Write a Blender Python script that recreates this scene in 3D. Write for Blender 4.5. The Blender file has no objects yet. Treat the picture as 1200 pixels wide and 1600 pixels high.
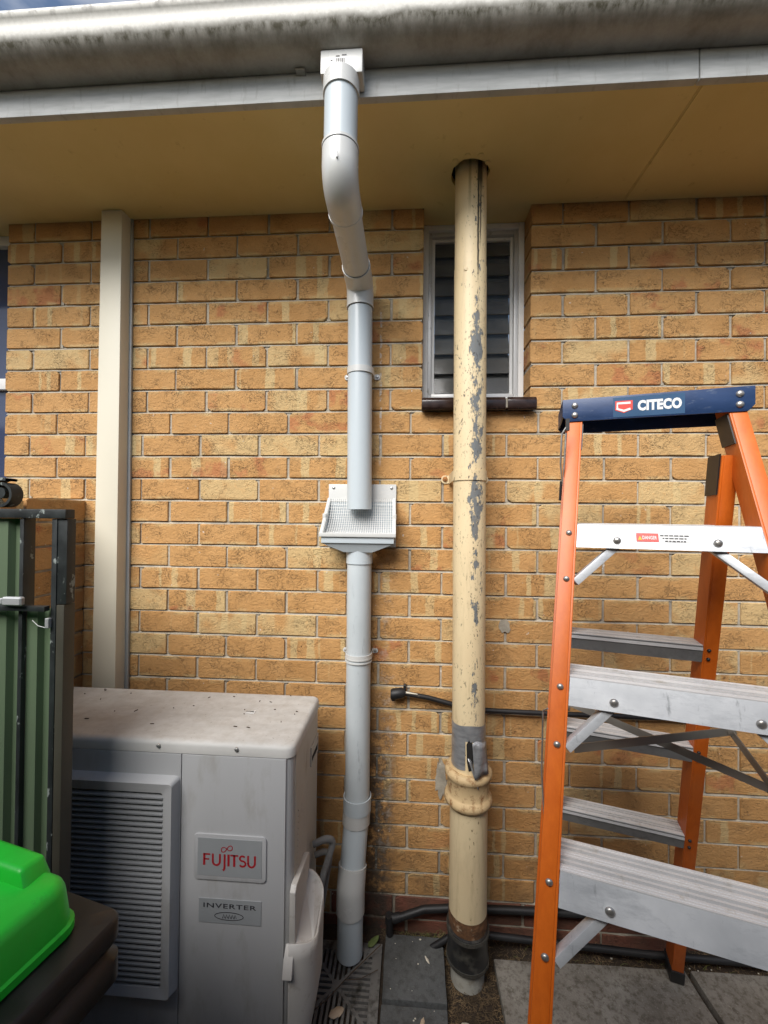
import bpy, bmesh, math, random
from math import sin, cos, pi, radians
from mathutils import Vector, Matrix
random.seed(7)
scene = bpy.context.scene
COL = scene.collection

# ------------------------------------------------------------------ camera
CAM = Vector((1.0794, -1.5395, 1.5178)); YAW, PITCH, ROLL = -0.0655, 0.0091, 0.0106
cam_d = bpy.data.cameras.new('camera'); cam = bpy.data.objects.new('camera', cam_d); COL.objects.link(cam)
cam_d.sensor_fit = 'VERTICAL'; cam_d.sensor_height = 36.0; cam_d.lens = 14.4
cam_d.clip_start = 0.02; cam_d.clip_end = 500
_f = Vector((sin(YAW)*cos(PITCH), cos(YAW)*cos(PITCH), sin(PITCH))); _r = Vector((cos(YAW), -sin(YAW), 0)); _u = _r.cross(_f)
_r2 = _r*cos(ROLL)+_u*sin(ROLL); _u2 = -_r*sin(ROLL)+_u*cos(ROLL)
cam.matrix_world = Matrix(((_r2.x, _u2.x, -_f.x, CAM.x), (_r2.y, _u2.y, -_f.y, CAM.y), (_r2.z, _u2.z, -_f.z, CAM.z), (0, 0, 0, 1)))
scene.camera = cam

# ------------------------------------------------------------------ sky, sun, exposure
SUN_EL, SUN_AZ = radians(43), radians(203)       # azimuth from +Y clockwise seen from above
world = bpy.data.worlds.new('World'); scene.world = world; world.use_nodes = True
wn, wl = world.node_tree.nodes, world.node_tree.links
bg = wn['Background']; bg.inputs[1].default_value = 0.075
sky = wn.new('ShaderNodeTexSky'); sky.sky_type = 'NISHITA'; sky.sun_disc = False
sky.sun_elevation = SUN_EL; sky.sun_rotation = SUN_AZ; sky.air_density = 1.0; sky.dust_density = 1.6; sky.ozone_density = 1.0
wtc = wn.new('ShaderNodeTexCoord'); wno = wn.new('ShaderNodeTexNoise'); wno.inputs['Scale'].default_value = 2.2; wno.inputs['Detail'].default_value = 7
wmp = wn.new('ShaderNodeMapping'); wmp.inputs['Scale'].default_value = (1, 1, 2.2)
wrp = wn.new('ShaderNodeValToRGB'); wrp.color_ramp.elements[0].position = 0.55; wrp.color_ramp.elements[1].position = 0.75
wmx = wn.new('ShaderNodeMix'); wmx.data_type = 'RGBA'; wmx.inputs[7].default_value = (8.2, 8.3, 8.5, 1)
wl.new(wtc.outputs['Generated'], wmp.inputs[0]); wl.new(wmp.outputs[0], wno.inputs['Vector']); wl.new(wno.outputs[0], wrp.inputs[0])
wl.new(wrp.outputs[0], wmx.inputs[0]); wl.new(sky.outputs[0], wmx.inputs[6]); wl.new(wmx.outputs[2], bg.inputs[0])
sun_d = bpy.data.lights.new('sun', 'SUN'); sun_d.energy = 2.7; sun_d.angle = radians(42); sun_d.color = (1, 0.975, 0.94)
sun = bpy.data.objects.new('sun', sun_d); COL.objects.link(sun)
sv = Vector((sin(SUN_AZ)*cos(SUN_EL), cos(SUN_AZ)*cos(SUN_EL), sin(SUN_EL)))
sun.rotation_euler = sv.to_track_quat('Z', 'Y').to_euler(); sun.location = (0, -6, 9)
scene.view_settings.view_transform = 'Standard'; scene.view_settings.look = 'None'
scene.view_settings.gamma = 1; scene.view_settings.use_curve_mapping = False
scene.view_settings.exposure = 0.95

# ------------------------------------------------------------------ helpers: materials
class NT:
    def __init__(s, name):
        s.m = bpy.data.materials.new(name); s.m.use_nodes = True; s.n = s.m.node_tree.nodes; s.l = s.m.node_tree.links
        s.b = s.n['Principled BSDF']; s.tc = s.n.new('ShaderNodeTexCoord')
    def link(s, a, b): s.l.new(a, b)
    def val(s, x):
        return x
    def put(s, sock, v):
        if isinstance(v, bpy.types.NodeSocket): s.l.new(v, sock)
        else: sock.default_value = v
    def math(s, op, a, b=0.0, c=None, clamp=False):
        n = s.n.new('ShaderNodeMath'); n.operation = op; n.use_clamp = clamp
        s.put(n.inputs[0], a); s.put(n.inputs[1], b)
        if c is not None: s.put(n.inputs[2], c)
        return n.outputs[0]
    def noise(s, vec, scale, detail=4, rough=.55, dist=0.0, dim='3D', w=None):
        n = s.n.new('ShaderNodeTexNoise'); n.noise_dimensions = dim
        if dim != '1D' and vec is not None: s.l.new(vec, n.inputs['Vector'])
        if w is not None: s.put(n.inputs['W'], w)
        n.inputs['Scale'].default_value = scale; n.inputs['Detail'].default_value = detail
        n.inputs['Roughness'].default_value = rough; n.inputs['Distortion'].default_value = dist
        return n.outputs[0]
    def ramp(s, v, lo, hi, smooth=False):
        n = s.n.new('ShaderNodeMapRange'); n.clamp = True
        if smooth: n.interpolation_type = 'SMOOTHSTEP'
        s.put(n.inputs[0], v); n.inputs[1].default_value = lo; n.inputs[2].default_value = hi
        return n.outputs[0]
    def mix(s, f, a, b, mode='MIX'):
        n = s.n.new('ShaderNodeMix'); n.data_type = 'RGBA'; n.blend_type = mode
        s.put(n.inputs[0], f)
        for sk, v in ((n.inputs[6], a), (n.inputs[7], b)):
            if isinstance(v, bpy.types.NodeSocket): s.l.new(v, sk)
            else: sk.default_value = (*v[:3], 1)
        return n.outputs[2]
    def mapv(s, vec, scale=(1, 1, 1), loc=(0, 0, 0)):
        n = s.n.new('ShaderNodeMapping'); s.l.new(vec, n.inputs[0]); n.inputs['Scale'].default_value = scale; n.inputs['Location'].default_value = loc
        return n.outputs[0]
    def sep(s, vec):
        n = s.n.new('ShaderNodeSeparateXYZ'); s.l.new(vec, n.inputs[0]); return n.outputs
    def pos(s):
        return s.n.new('ShaderNodeNewGeometry').outputs['Position']
    def bump(s, h, strength=.3, dist=.002, prev=None):
        n = s.n.new('ShaderNodeBump'); n.inputs['Strength'].default_value = strength; n.inputs['Distance'].default_value = dist
        s.l.new(h, n.inputs['Height'])
        if prev is not None: s.l.new(prev, n.inputs['Normal'])
        return n.outputs[0]
    def done(s, col=None, rough=None, metal=None, normal=None):
        if col is not None: s.put(s.b.inputs['Base Color'], col if isinstance(col, bpy.types.NodeSocket) else (*col[:3], 1))
        if rough is not None: s.put(s.b.inputs['Roughness'], rough)
        if metal is not None: s.put(s.b.inputs['Metallic'], metal)
        if normal is not None: s.l.new(normal, s.b.inputs['Normal'])
        return s.m

def pm(name, col, rough=.55, metal=0.0, var=.12, vscale=6, bump=.08, bscale=120, dirt=None, dist=.001, stretch=(1, 1, 1)):
    """plain procedural paint / plastic / metal with tonal variation, fine relief and optional dirt (colour, scale, lo, hi)"""
    t = NT(name); v = t.mapv(t.tc.outputs['Object'], stretch)
    n1 = t.noise(v, vscale, 5)
    c = t.mix(t.ramp(n1, .3, .7), tuple(x*(1-var) for x in col), tuple(min(1, x*(1+var)) for x in col))
    r = t.math('MULTIPLY_ADD', n1, .25, rough-.125)
    if dirt:
        dc, ds, lo, hi = dirt
        d = t.ramp(t.noise(v, ds, 8, .65), lo, hi)
        c = t.mix(d, c, dc); r = t.math('MULTIPLY_ADD', d, .25, r, clamp=True)
    nb = t.noise(t.tc.outputs['Object'], bscale, 3)
    return t.done(c, r, metal, t.bump(nb, bump, dist))

M = {}
def make_brick(name, cols, red=False):
    t = NT(name); oi = t.n.new('ShaderNodeObjectInfo'); at = t.n.new('ShaderNodeAttribute'); at.attribute_name = 'rnd'
    r = t.math('FRACT', t.math('ADD', oi.outputs['Random'], at.outputs['Fac']))
    r2 = t.math('FRACT', t.math('MULTIPLY', r, 17.31)); r3 = t.math('FRACT', t.math('MULTIPLY', r, 53.77)); r4 = t.math('FRACT', t.math('MULTIPLY', r, 131.9))
    off = t.n.new('ShaderNodeCombineXYZ'); t.put(off.inputs[0], t.math('MULTIPLY', r, 91)); t.put(off.inputs[1], t.math('MULTIPLY', r2, 37)); t.put(off.inputs[2], t.math('MULTIPLY', r3, 53))
    va = t.n.new('ShaderNodeVectorMath'); va.operation = 'ADD'; t.link(t.tc.outputs['Object'], va.inputs[0]); t.link(off.outputs[0], va.inputs[1]); v = va.outputs[0]
    xyz = t.sep(t.tc.outputs['Object'])
    base = t.mix(r2, cols[0], cols[1])
    base = t.mix(t.ramp(t.noise(v, 9, 5), .35, .7), base, cols[2])
    if not red:
        # pale kiln bands running up the face of some bricks, a few wholly pale, a few flushed red
        wv = t.math('MULTIPLY_ADD', xyz[0], 16, t.math('MULTIPLY', r, 400))
        wob = t.math('MULTIPLY_ADD', t.noise(v, 30, 3), .25, wv)
        band = t.ramp(t.noise(None, 1, 1.5, dim='1D', w=wob), .57, .60)
        en = t.ramp(r3, .60, .63)
        base = t.mix(t.math('MULTIPLY', t.math('MULTIPLY', band, en), .78), base, cols[3])
        whole = t.math('MULTIPLY', t.ramp(r4, .90, .91), t.ramp(t.noise(v, 7, 2), .36, .5))
        base = t.mix(t.math('MULTIPLY', whole, .7), base, cols[3])
        flush = t.math('MULTIPLY', t.ramp(r4, .16, .12), t.ramp(t.noise(v, 11, 3), .54, .62))
        base = t.mix(t.math('MULTIPLY', flush, .7), base, cols[4])
        edge = t.math('MULTIPLY', t.ramp(t.math('ABSOLUTE', xyz[2]), .024, .034), t.math('MULTIPLY', t.ramp(t.noise(v, 12, 2), .5, .62), .6))
        base = t.mix(edge, base, cols[3])
    # creased drag-wire face: wandering fine creases, pits, specks
    vs = t.mapv(v, (1, 1, 1.6))
    cr = t.noise(vs, 34, 6, .6, 1.6)
    ridge = t.math('ABSOLUTE', t.math('SUBTRACT', cr, .5))
    crack = t.math('MULTIPLY', t.ramp(ridge, .014, .003), t.ramp(t.noise(v, 13, 3), .48, .60))
    pit = t.ramp(t.noise(v, 150, 2), .68, .72)
    fine = t.noise(v, 260, 3, .7)
    base = t.mix(t.math('MULTIPLY', t.ramp(fine, .40, .80), .30), base, tuple(c*.62 for c in cols[0]), 'MIX')
    base = t.mix(t.math('MULTIPLY', t.ramp(t.noise(v, 55, 4), .56, .7), .30), base, tuple(min(.9, c*1.45) for c in cols[1]))
    base = t.mix(t.math('MULTIPLY', crack, .6), base, (.085, .045, .022))
    base = t.mix(t.math('MULTIPLY', pit, .5), base, (.07, .04, .025))
    base = wall_stain(t, base)
    h = t.math('ADD', t.math('MULTIPLY', cr, 1.0), t.math('MULTIPLY', fine, .35))
    h = t.math('SUBTRACT', h, t.math('MULTIPLY', crack, .5)); h = t.math('SUBTRACT', h, t.math('MULTIPLY', pit, .2))
    return t.done(base, .88, 0, t.bump(h, .8, .006))

def wall_stain(t, base):
    """old paint drips, mould and splash-back on the wall beside the downpipe, at fixed places of the wall"""
    p = t.pos(); x, y, z = t.sep(p)
    n = t.noise(p, 26, 5, .7); n2 = t.noise(p, 9, 4)
    # black mould beside the lower downpipe
    dx = t.math('ABSOLUTE', t.math('SUBTRACT', x, .968))
    m = t.math('MULTIPLY', t.ramp(dx, .085, .02), t.ramp(z, .95, .55)); m = t.math('MULTIPLY', m, t.ramp(n, .38, .52))
    base = t.mix(t.math('MULTIPLY', m, .85), base, (.03, .027, .024))
    # white paint line left by an older pipe
    wl_ = t.math('MULTIPLY', t.ramp(t.math('ABSOLUTE', t.math('SUBTRACT', t.math('MULTIPLY_ADD', n2, .012, x), .9665)), .005, .003), t.ramp(n, .47, .54))
    wl_ = t.math('MULTIPLY', wl_, t.ramp(z, 1.70, 1.74)); wl_ = t.math('MULTIPLY', wl_, t.ramp(z, 2.30, 2.28))
    base = t.mix(t.math('MULTIPLY', wl_, .8), base, (.62, .58, .52))
    sm = t.math('MULTIPLY', t.ramp(t.math('ABSOLUTE', t.math('SUBTRACT', x, .992)), .04, .015), t.ramp(n, .5, .62))
    sm = t.math('MULTIPLY', sm, t.math('MULTIPLY', t.ramp(z, .12, .3), t.ramp(z, 1.55, 1.2)))
    base = t.mix(t.math('MULTIPLY', sm, .3), base, (.55, .52, .47))
    # white flecks of paint
    fl = t.ramp(t.noise(p, 48, 2), .735, .75)
    base = t.mix(t.math('MULTIPLY', fl, .65), base, (.7, .66, .6))
    # splash-back dirt near the soil
    sp = t.math('MULTIPLY', t.ramp(z, .34, .08), t.ramp(n2, .35, .62))
    return t.mix(t.math('MULTIPLY', sp, .55), base, (.075, .055, .035))

BR = [(.505, .272, .096), (.465, .245, .083), (.55, .308, .118), (.60, .45, .22), (.42, .14, .055)]
M['brick'] = make_brick('brick_face', BR)
M['red_brick'] = make_brick('red_base_brick', [(.20, .065, .04), (.16, .06, .04), (.24, .09, .055)], True)
t = NT('mortar'); p = t.pos(); n = t.noise(p, 70, 6, .7); n2 = t.noise(p, 7, 4)
c = t.mix(t.ramp(n, .3, .7), (.35, .305, .235), (.52, .465, .37)); c = t.mix(t.math('MULTIPLY', t.ramp(n2, .5, .65), .6), c, (.17, .155, .135))
c = wall_stain(t, c); M['mortar'] = t.done(c, .95, 0, t.bump(n, .7, .004))
M['patch'] = pm('cement_patch', (.33, .30, .24), .9, var=.25, vscale=40, bump=.6, bscale=90, dist=.003)

# painted eaves
t = NT('soffit_paint'); p = t.pos(); n = t.noise(p, 3, 5); n2 = t.noise(p, 22, 6, .7)
c = t.mix(t.ramp(n, .35, .7), (.70, .555, .235), (.77, .62, .29)); c = t.mix(t.math('MULTIPLY', t.ramp(n2, .62, .74), .45), c, (.40, .27, .11))
M['soffit'] = t.done(c, .7, 0, t.bump(t.noise(p, 90, 4), .15, .002))
t = NT('fascia_paint'); p = t.pos(); n = t.noise(t.mapv(p, (2, 1, 14)), 6, 5); n2 = t.noise(t.mapv(p, (3, 1, .6)), 18, 6, .7)
c = t.mix(t.ramp(n, .3, .7), (.38, .39, .38), (.50, .51, .50)); c = t.mix(t.math('MULTIPLY', t.ramp(n2, .56, .72), .5), c, (.20, .18, .15))
M['fascia'] = t.done(c, .6, 0, t.bump(n2, .2, .002))
# gutter: chalky cream paint with mould hanging under the roll
t = NT('gutter_paint'); p = t.pos(); x, y, z = t.sep(p)
drip = t.noise(t.mapv(p, (1, .6, .5)), 40, 6, .7); blot = t.noise(p, 8, 6, .65); fine = t.noise(p, 110, 4, .7)
wob = t.math('MULTIPLY_ADD', drip, .020, t.math('MULTIPLY_ADD', blot, .034, -.030))
zz = t.math('ADD', z, wob)
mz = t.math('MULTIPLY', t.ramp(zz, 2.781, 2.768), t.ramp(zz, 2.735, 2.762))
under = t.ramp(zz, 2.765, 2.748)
c = t.mix(t.ramp(fine, .3, .7), (.60, .585, .53), (.72, .705, .65))
c = t.mix(t.math('MULTIPLY', t.ramp(fine, .64, .76), .3), c, (.40, .38, .33))
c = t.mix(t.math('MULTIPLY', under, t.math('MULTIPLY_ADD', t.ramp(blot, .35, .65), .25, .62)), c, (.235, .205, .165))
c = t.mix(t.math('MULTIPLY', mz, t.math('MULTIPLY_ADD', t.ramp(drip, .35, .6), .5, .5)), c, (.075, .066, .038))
c = t.mix(t.math('MULTIPLY', t.ramp(t.noise(p, 14, 8, .75), .70, .76), .7), c, (.06, .055, .045))
lip = t.ramp(z, 2.815, 2.825); c = t.mix(t.math('MULTIPLY', lip, t.ramp(t.noise(p, 30, 4), .5, .68)), c, (.20, .19, .17))
M['gutter'] = t.done(c, .55, 0, t.bump(fine, .2, .001))
M['roof'] = pm('roof_tile', (.16, .07, .05), .9, var=.3, bump=.3)
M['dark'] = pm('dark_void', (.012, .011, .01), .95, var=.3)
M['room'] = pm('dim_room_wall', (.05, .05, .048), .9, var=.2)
M['winframe'] = pm('window_aluminium', (.55, .55, .54), .45, .35, var=.1, dirt=((.25, .23, .2), 30, .6, .75))
M['winwhite'] = pm('window_white_paint', (.74, .74, .72), .5, 0, var=.08, dirt=((.3, .28, .24), 30, .62, .8))
t = NT('louvre_glass'); t.b.inputs['Transmission Weight'].default_value = .55
n = t.noise(t.tc.outputs['Object'], 14, 5); M['louvre'] = t.done(t.mix(t.ramp(n, .3, .7), (.13, .13, .118), (.21, .208, .19)), .22, 0, t.bump(t.noise(t.tc.outputs['Object'], 60, 2), .1, .001))
t = NT('window_glass'); n = t.noise(t.tc.outputs['Object'], 5, 4); M['glass'] = t.done(t.mix(n, (.03, .04, .08), (.07, .09, .16)), .08, 0)
M['clipgrey'] = pm('grey_blade_clip', (.20, .20, .19), .5, .2, var=.15)
M['sill'] = pm('glazed_sill_tile', (.028, .016, .013), .22, 0, var=.35, vscale=40, bump=.1, dirt=((.10, .08, .07), 25, .62, .8))

# pipes
M['pvc'] = pm('grey_white_pvc', (.50, .555, .58), .32, var=.04, vscale=3, bump=.03, dirt=((.40, .42, .42), 16, .62, .82), stretch=(1, 1, .3))
M['pvc_cream'] = pm('cream_pvc', (.57, .575, .555), .28, var=.04, bump=.03, dirt=((.45, .43, .38), 14, .62, .85))
t = NT('scuffed_grey_pvc'); v = t.tc.outputs['Object']; n = t.noise(t.mapv(v, (1, 1, .18)), 30, 7, .75)
x, y, z = t.sep(v); front = t.ramp(t.math('ABSOLUTE', t.math('SUBTRACT', x, .004)), .03, .005)
c = t.mix(t.ramp(t.noise(v, 6, 4), .3, .7), (.47, .515, .53), (.54, .585, .60)); c = t.mix(t.math('MULTIPLY', t.math('MULTIPLY', t.ramp(n, .56, .68), front), .75), c, (.18, .20, .22))
M['pvc_scuff'] = t.done(c, .42, 0, t.bump(n, .05, .001))
M['mesh'] = pm('leaf_screen_wire', (.74, .74, .72), .5, var=.1)
def flaking(name, main, main2, under_c, dark_c, lo, streak):
    t = NT(name); v = t.tc.outputs['Object']; x, y, z = t.sep(v)
    n = t.noise(t.mapv(v, (1, 1, .5)), 42, 7, .68); big = t.noise(t.mapv(v, (.4, .4, .55)), 7, 2); fine = t.noise(t.mapv(v, (1, 1, .45)), 150, 3)
    c = t.mix(t.ramp(t.noise(v, 4, 4), .3, .7), main, main2)
    c = t.mix(t.math('MULTIPLY', t.ramp(t.noise(t.mapv(v, (1, 1, .25)), 20, 6, .7), .55, .75), .35), c, tuple(k*.62 for k in main))
    nf = t.ramp(t.math('ABSOLUTE', t.math('SUBTRACT', x, .012)), .036, .0)
    sc = t.math('ADD', t.math('MULTIPLY', n, .62), t.math('MULTIPLY', big, .42)); sc = t.math('ADD', sc, t.math('MULTIPLY', nf, .16))
    if streak:
        zw = t.math('MULTIPLY', t.ramp(z, 1.15, 1.75), t.ramp(z, 2.18, 2.05)); sc = t.math('MULTIPLY_ADD', zw, .105, sc)
    fl = t.ramp(sc, lo, lo+.012)
    rim = t.math('SUBTRACT', t.ramp(sc, lo-.018, lo-.006), fl)
    c = t.mix(t.math('MULTIPLY', rim, .5), c, tuple(k*.5 for k in main))
    c = t.mix(fl, c, under_c)
    spk = t.math('MULTIPLY', t.ramp(fine, .615, .645), t.ramp(sc, lo-.19, lo-.05)); c = t.mix(t.math('MULTIPLY', spk, .85), c, dark_c)
    grm = t.math('MULTIPLY', t.ramp(t.noise(t.mapv(v, (1, 1, .12)), 38, 6, .75), .54, .72), .34); c = t.mix(grm, c, (.24, .17, .085))
    if streak:
        wv = t.math('MULTIPLY', t.math('SUBTRACT', t.noise(t.mapv(v, (0.1, .1, 1)), 9, 4), .5), .012)
        s1 = t.ramp(t.math('ABSOLUTE', t.math('SUBTRACT', t.math('ADD', x, wv), .011)), .0042, .002)
        s2 = t.ramp(t.math('ABSOLUTE', t.math('SUBTRACT', t.math('ADD', x, wv), .019)), .003, .001)
        s3 = t.math('MULTIPLY', t.ramp(t.math('ABSOLUTE', t.math('SUBTRACT', x, .016)), .012, .006), t.ramp(z, 2.58, 2.63))
        st = t.math('MAXIMUM', t.math('MAXIMUM', s1, t.math('MULTIPLY', s2, t.ramp(z, 2.40, 2.46))), s3)
        st = t.math('MULTIPLY', st, t.math('MULTIPLY', t.ramp(z, 2.27, 2.36), t.ramp(t.math('ADD', n, t.ramp(z, 2.2, 2.6)), .55, .8)))
        c = t.mix(t.math('MULTIPLY', st, .92), c, (.018, .016, .012))
        s4 = t.math('MULTIPLY', t.ramp(t.math('ABSOLUTE', t.math('ADD', x, .018)), .006, .002), t.ramp(z, 2.5, 2.62)); c = t.mix(t.math('MULTIPLY', s4, .5), c, (.12, .09, .04))
    h = t.math('SUBTRACT', t.math('MULTIPLY', n, .25), fl)
    return t.done(c, t.math('MULTIPLY_ADD', fl, .2, .5), 0, t.bump(h, .45, .0015))
M['oldpipe'] = flaking('flaking_cream_paint', (.67, .53, .315), (.71, .58, .36), (.155, .165, .165), (.05, .045, .035), .705, True)
M['oldpipe_low'] = flaking('thick_cream_paint', (.63, .50, .305), (.68, .56, .35), (.24, .15, .07), (.10, .055, .02), .78, False)
M['oldhub'] = pm('rusty_cream_paint', (.56, .41, .22), .65, var=.15, bump=.3, bscale=70, dirt=((.24, .115, .04), 38, .50, .66), dist=.002)
M['rust'] = pm('rust_scale', (.12, .055, .022), .95, var=.5, vscale=45, bump=.9, bscale=80, dirt=((.40, .32, .22), 40, .56, .68), dist=.004)
M['rubber'] = pm('black_rubber', (.018, .018, .018), .38, var=.4, bump=.08, dirt=((.09, .085, .07), 20, .52, .75))
M['tape'] = pm('silver_cloth_tape', (.34, .35, .36), .34, .5, var=.2, vscale=25, bump=.7, bscale=45, dist=.004, stretch=(1, 1, 4))
M['dirty_steel'] = pm('dirty_clamp_steel', (.13, .125, .11), .45, .6, var=.3, vscale=30, dirt=((.05, .045, .035), 30, .5, .7))
M['stub'] = pm('dirty_pale_pvc', (.42, .41, .36), .5, var=.1, dirt=((.16, .13, .09), 14, .5, .72))
M['poly'] = pm('black_poly_pipe', (.012, .012, .013), .55, var=.4, bump=.1, dirt=((.10, .08, .055), 30, .66, .8))
M['steel'] = pm('zinc_screw', (.45, .45, .44), .4, .8, var=.2)
M['brassrust'] = pm('rusted_screw', (.32, .14, .045), .8, .2, var=.4, vscale=80, bump=.5)
M['cream_post'] = pm('cream_cover_paint', (.63, .59, .47), .5, var=.04, vscale=2.5, bump=.04, dirt=((.25, .21, .15), 34, .69, .76))
M['grey_strip'] = pm('grey_flashing', (.40, .42, .42), .45, .2, var=.1)

# air conditioner
t = NT('unit_beige_top'); v = t.tc.outputs['Object']; n = t.noise(v, 26, 8, .72); n2 = t.noise(t.mapv(v, (.5, 3, 1)), 11, 6, .65); gn = t.n.new('ShaderNodeNewGeometry'); nz = t.sep(gn.outputs['Normal'])[2]
c = t.mix(t.ramp(n2, .35, .65), (.49, .48, .455), (.56, .55, .525)); dust = t.math('MULTIPLY', t.ramp(n, .42, .62), t.ramp(nz, .6, .95)); c = t.mix(t.math('MULTIPLY', dust, .40), c, (.36, .33, .285))
sp = t.math('MULTIPLY', t.ramp(t.noise(v, 140, 3), .68, .74), t.ramp(nz, .6, .95)); c = t.mix(t.math('MULTIPLY', sp, .7), c, (.12, .10, .08)); M['unit_top'] = t.done(c, .62, 0, t.bump(n, .2, .001))
M['unit'] = pm('unit_beige_panel', (.42, .422, .425), .48, var=.04, vscale=3, bump=.04, dirt=((.28, .26, .23), 9, .54, .85), stretch=(1.6, 1, .5))
M['unit_side'] = pm('unit_side_panel', (.44, .415, .37), .55, var=.05, vscale=4, bump=.04, dirt=((.28, .24, .19), 12, .56, .8), stretch=(1, 1, .4))
M['unit_cover'] = pm('valve_cover_plastic', (.50, .475, .44), .5, var=.05, bump=.04, dirt=((.30, .26, .21), 22, .58, .75))
M['grille'] = pm('grille_plastic', (.25, .255, .26), .5, var=.06, bump=.04)
M['badge'] = pm('badge_silver', (.42, .44, .45), .42, .3, var=.05)
M['red_ink'] = pm('red_print', (.36, .012, .02), .5, var=.05)
M['black_ink'] = pm('black_print', (.03, .03, .035), .5, var=.05)
M['white_ink'] = pm('white_print', (.72, .72, .70), .5, var=.05)
M['blue_ink'] = pm('blue_sticker', (.02, .07, .15), .35, var=.15)
M['red_sticker'] = pm('red_sticker', (.62, .06, .045), .4, var=.08)
M['yellow_ink'] = pm('yellow_print', (.7, .45, .03), .5, var=.05)
M['foam'] = pm('grey_pipe_lagging', (.18, .18, .175), .8, var=.15, bump=.3, bscale=80, dirt=((.12, .11, .10), 25, .5, .7), dist=.002)

# ladder
t = NT('orange_fibreglass'); v = t.tc.outputs['Object']; n = t.noise(t.mapv(v, (1, 1, .25)), 90, 5, .7); n2 = t.noise(v, 5, 4); sc = t.noise(t.mapv(v, (1, 1, .12)), 60, 7, .8)
c = t.mix(t.ramp(n, .3, .7), (.54, .105, .007), (.64, .138, .011)); c = t.mix(t.math('MULTIPLY', t.ramp(n2, .5, .75), .35), c, (.58, .19, .06)); c = t.mix(t.math('MULTIPLY', t.ramp(sc, .67, .74), .6), c, (.20, .06, .02))
M['orange'] = t.done(c, .42, 0, t.bump(n, .12, .001))
t = NT('ladder_aluminium'); v = t.tc.outputs['Object']; n = t.noise(t.mapv(v, (.35, 1, 1)), 24, 7, .75); n2 = t.noise(v, 7, 5); sm = t.noise(t.mapv(v, (3, 1, .7)), 16, 6, .7)
c = t.mix(t.ramp(n2, .35, .65), (.54, .56, .58), (.78, .795, .81)); c = t.mix(t.math('MULTIPLY', t.ramp(n, .50, .68), .55), c, (.30, .32, .34)); c = t.mix(t.math('MULTIPLY', t.ramp(sm, .60, .70), .65), c, (.17, .18, .19)); c = t.mix(t.math('MULTIPLY', t.ramp(t.noise(v, 40, 6, .7), .62, .7), .5), c, (.8, .81, .82))
M['alu'] = t.done(c, t.math('MULTIPLY_ADD', n, .3, .28), .40, t.bump(n, .05, .001))
t = NT('worn_tread'); v = t.tc.outputs['Object']; n = t.noise(v, 30, 7, .7); n2 = t.noise(v, 9, 4)
c = t.mix(t.ramp(n2, .3, .7), (.58, .58, .58), (.70, .70, .70)); c = t.mix(t.math('MULTIPLY', t.ramp(n, .56, .7), .45), c, (.36, .31, .22)); M['tread'] = t.done(c, .5, .25, t.bump(n, .1, .001))
M['dull_alu'] = pm('dull_grey_step', (.30, .305, .305), .5, .5, var=.14, vscale=9, bump=.08, dirt=((.20, .20, .20), 24, .5, .75))
M['spreader'] = pm('dull_spreader_bar', (.33, .31, .265), .45, .55, var=.15)
M['navy'] = pm('navy_cap', (.016, .042, .115), .42, .1, var=.15, vscale=14, bump=.08, dirt=((.10, .13, .19), 30, .58, .74), stretch=(1, 1, 3))
M['blk'] = pm('black_plastic', (.016, .016, .017), .45, var=.3, bump=.08)
M['rivet'] = pm('rivet_steel', (.42, .40, .37), .35, .75, var=.25, vscale=80)

# gate, bin, ground
M['black_iron'] = pm('chipped_black_iron', (.020, .024, .024), .5, .1, var=.4, vscale=30, bump=.4, bscale=50, dirt=((.26, .29, .27), 36, .60, .63), dist=.002, stretch=(1, 1, .6))
M['green_sheet'] = pm('pale_green_steel', (.125, .175, .105), .42, .05, var=.08, vscale=4, bump=.04, dirt=((.10, .14, .085), 9, .56, .8), stretch=(1, 1, .3))
M['olive'] = pm('olive_post_paint', (.052, .048, .034), .55, var=.15)
M['bright'] = pm('cast_latch', (.48, .49, .49), .5, .4, var=.15, bump=.2)
t = NT('lime_lid'); v = t.tc.outputs['Object']; n = t.noise(v, 22, 7, .7); c = t.mix(t.ramp(n, .3, .72), (.010, .52, .030), (.014, .60, .040)); c = t.mix(t.math('MULTIPLY', t.ramp(t.noise(v, 34, 6, .75), .60, .70), .5), c, (.02, .25, .035)); c = t.mix(t.math('MULTIPLY', t.ramp(t.noise(t.mapv(v, (.3, 2, 1), (3, 1, 0)), 90, 6, .8), .66, .72), .5), c, (.12, .62, .14)); c = t.mix(t.math('MULTIPLY', t.ramp(t.noise(v, 5, 5), .5, .72), .3), c, (.05, .34, .05)); t.b.inputs['Subsurface Weight'].default_value = 0
M['lid'] = t.done(c, .42, 0, t.bump(t.noise(v, 300, 2), .06, .001))
M['bin'] = pm('dark_bin_plastic', (.011, .011, .0115), .42, var=.2, vscale=8, bump=.08, bscale=200, dirt=((.024, .023, .023), 9, .5, .75))
t = NT('soil'); p = t.pos(); n = t.noise(p, 60, 8, .75); n2 = t.noise(p, 260, 4, .7); n3 = t.noise(p, 8, 4)
c = t.mix(t.ramp(n, .3, .7), (.030, .021, .014), (.085, .058, .036)); c = t.mix(t.math('MULTIPLY', t.ramp(n2, .58, .7), .6), c, (.17, .12, .07)); c = t.mix(t.math('MULTIPLY', t.ramp(n3, .5, .7), .4), c, (.05, .032, .02)); M['soil'] = t.done(c, .95, 0, t.bump(t.math('ADD', n, t.math('MULTIPLY', n2, .4)), 1.0, .015))
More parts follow.
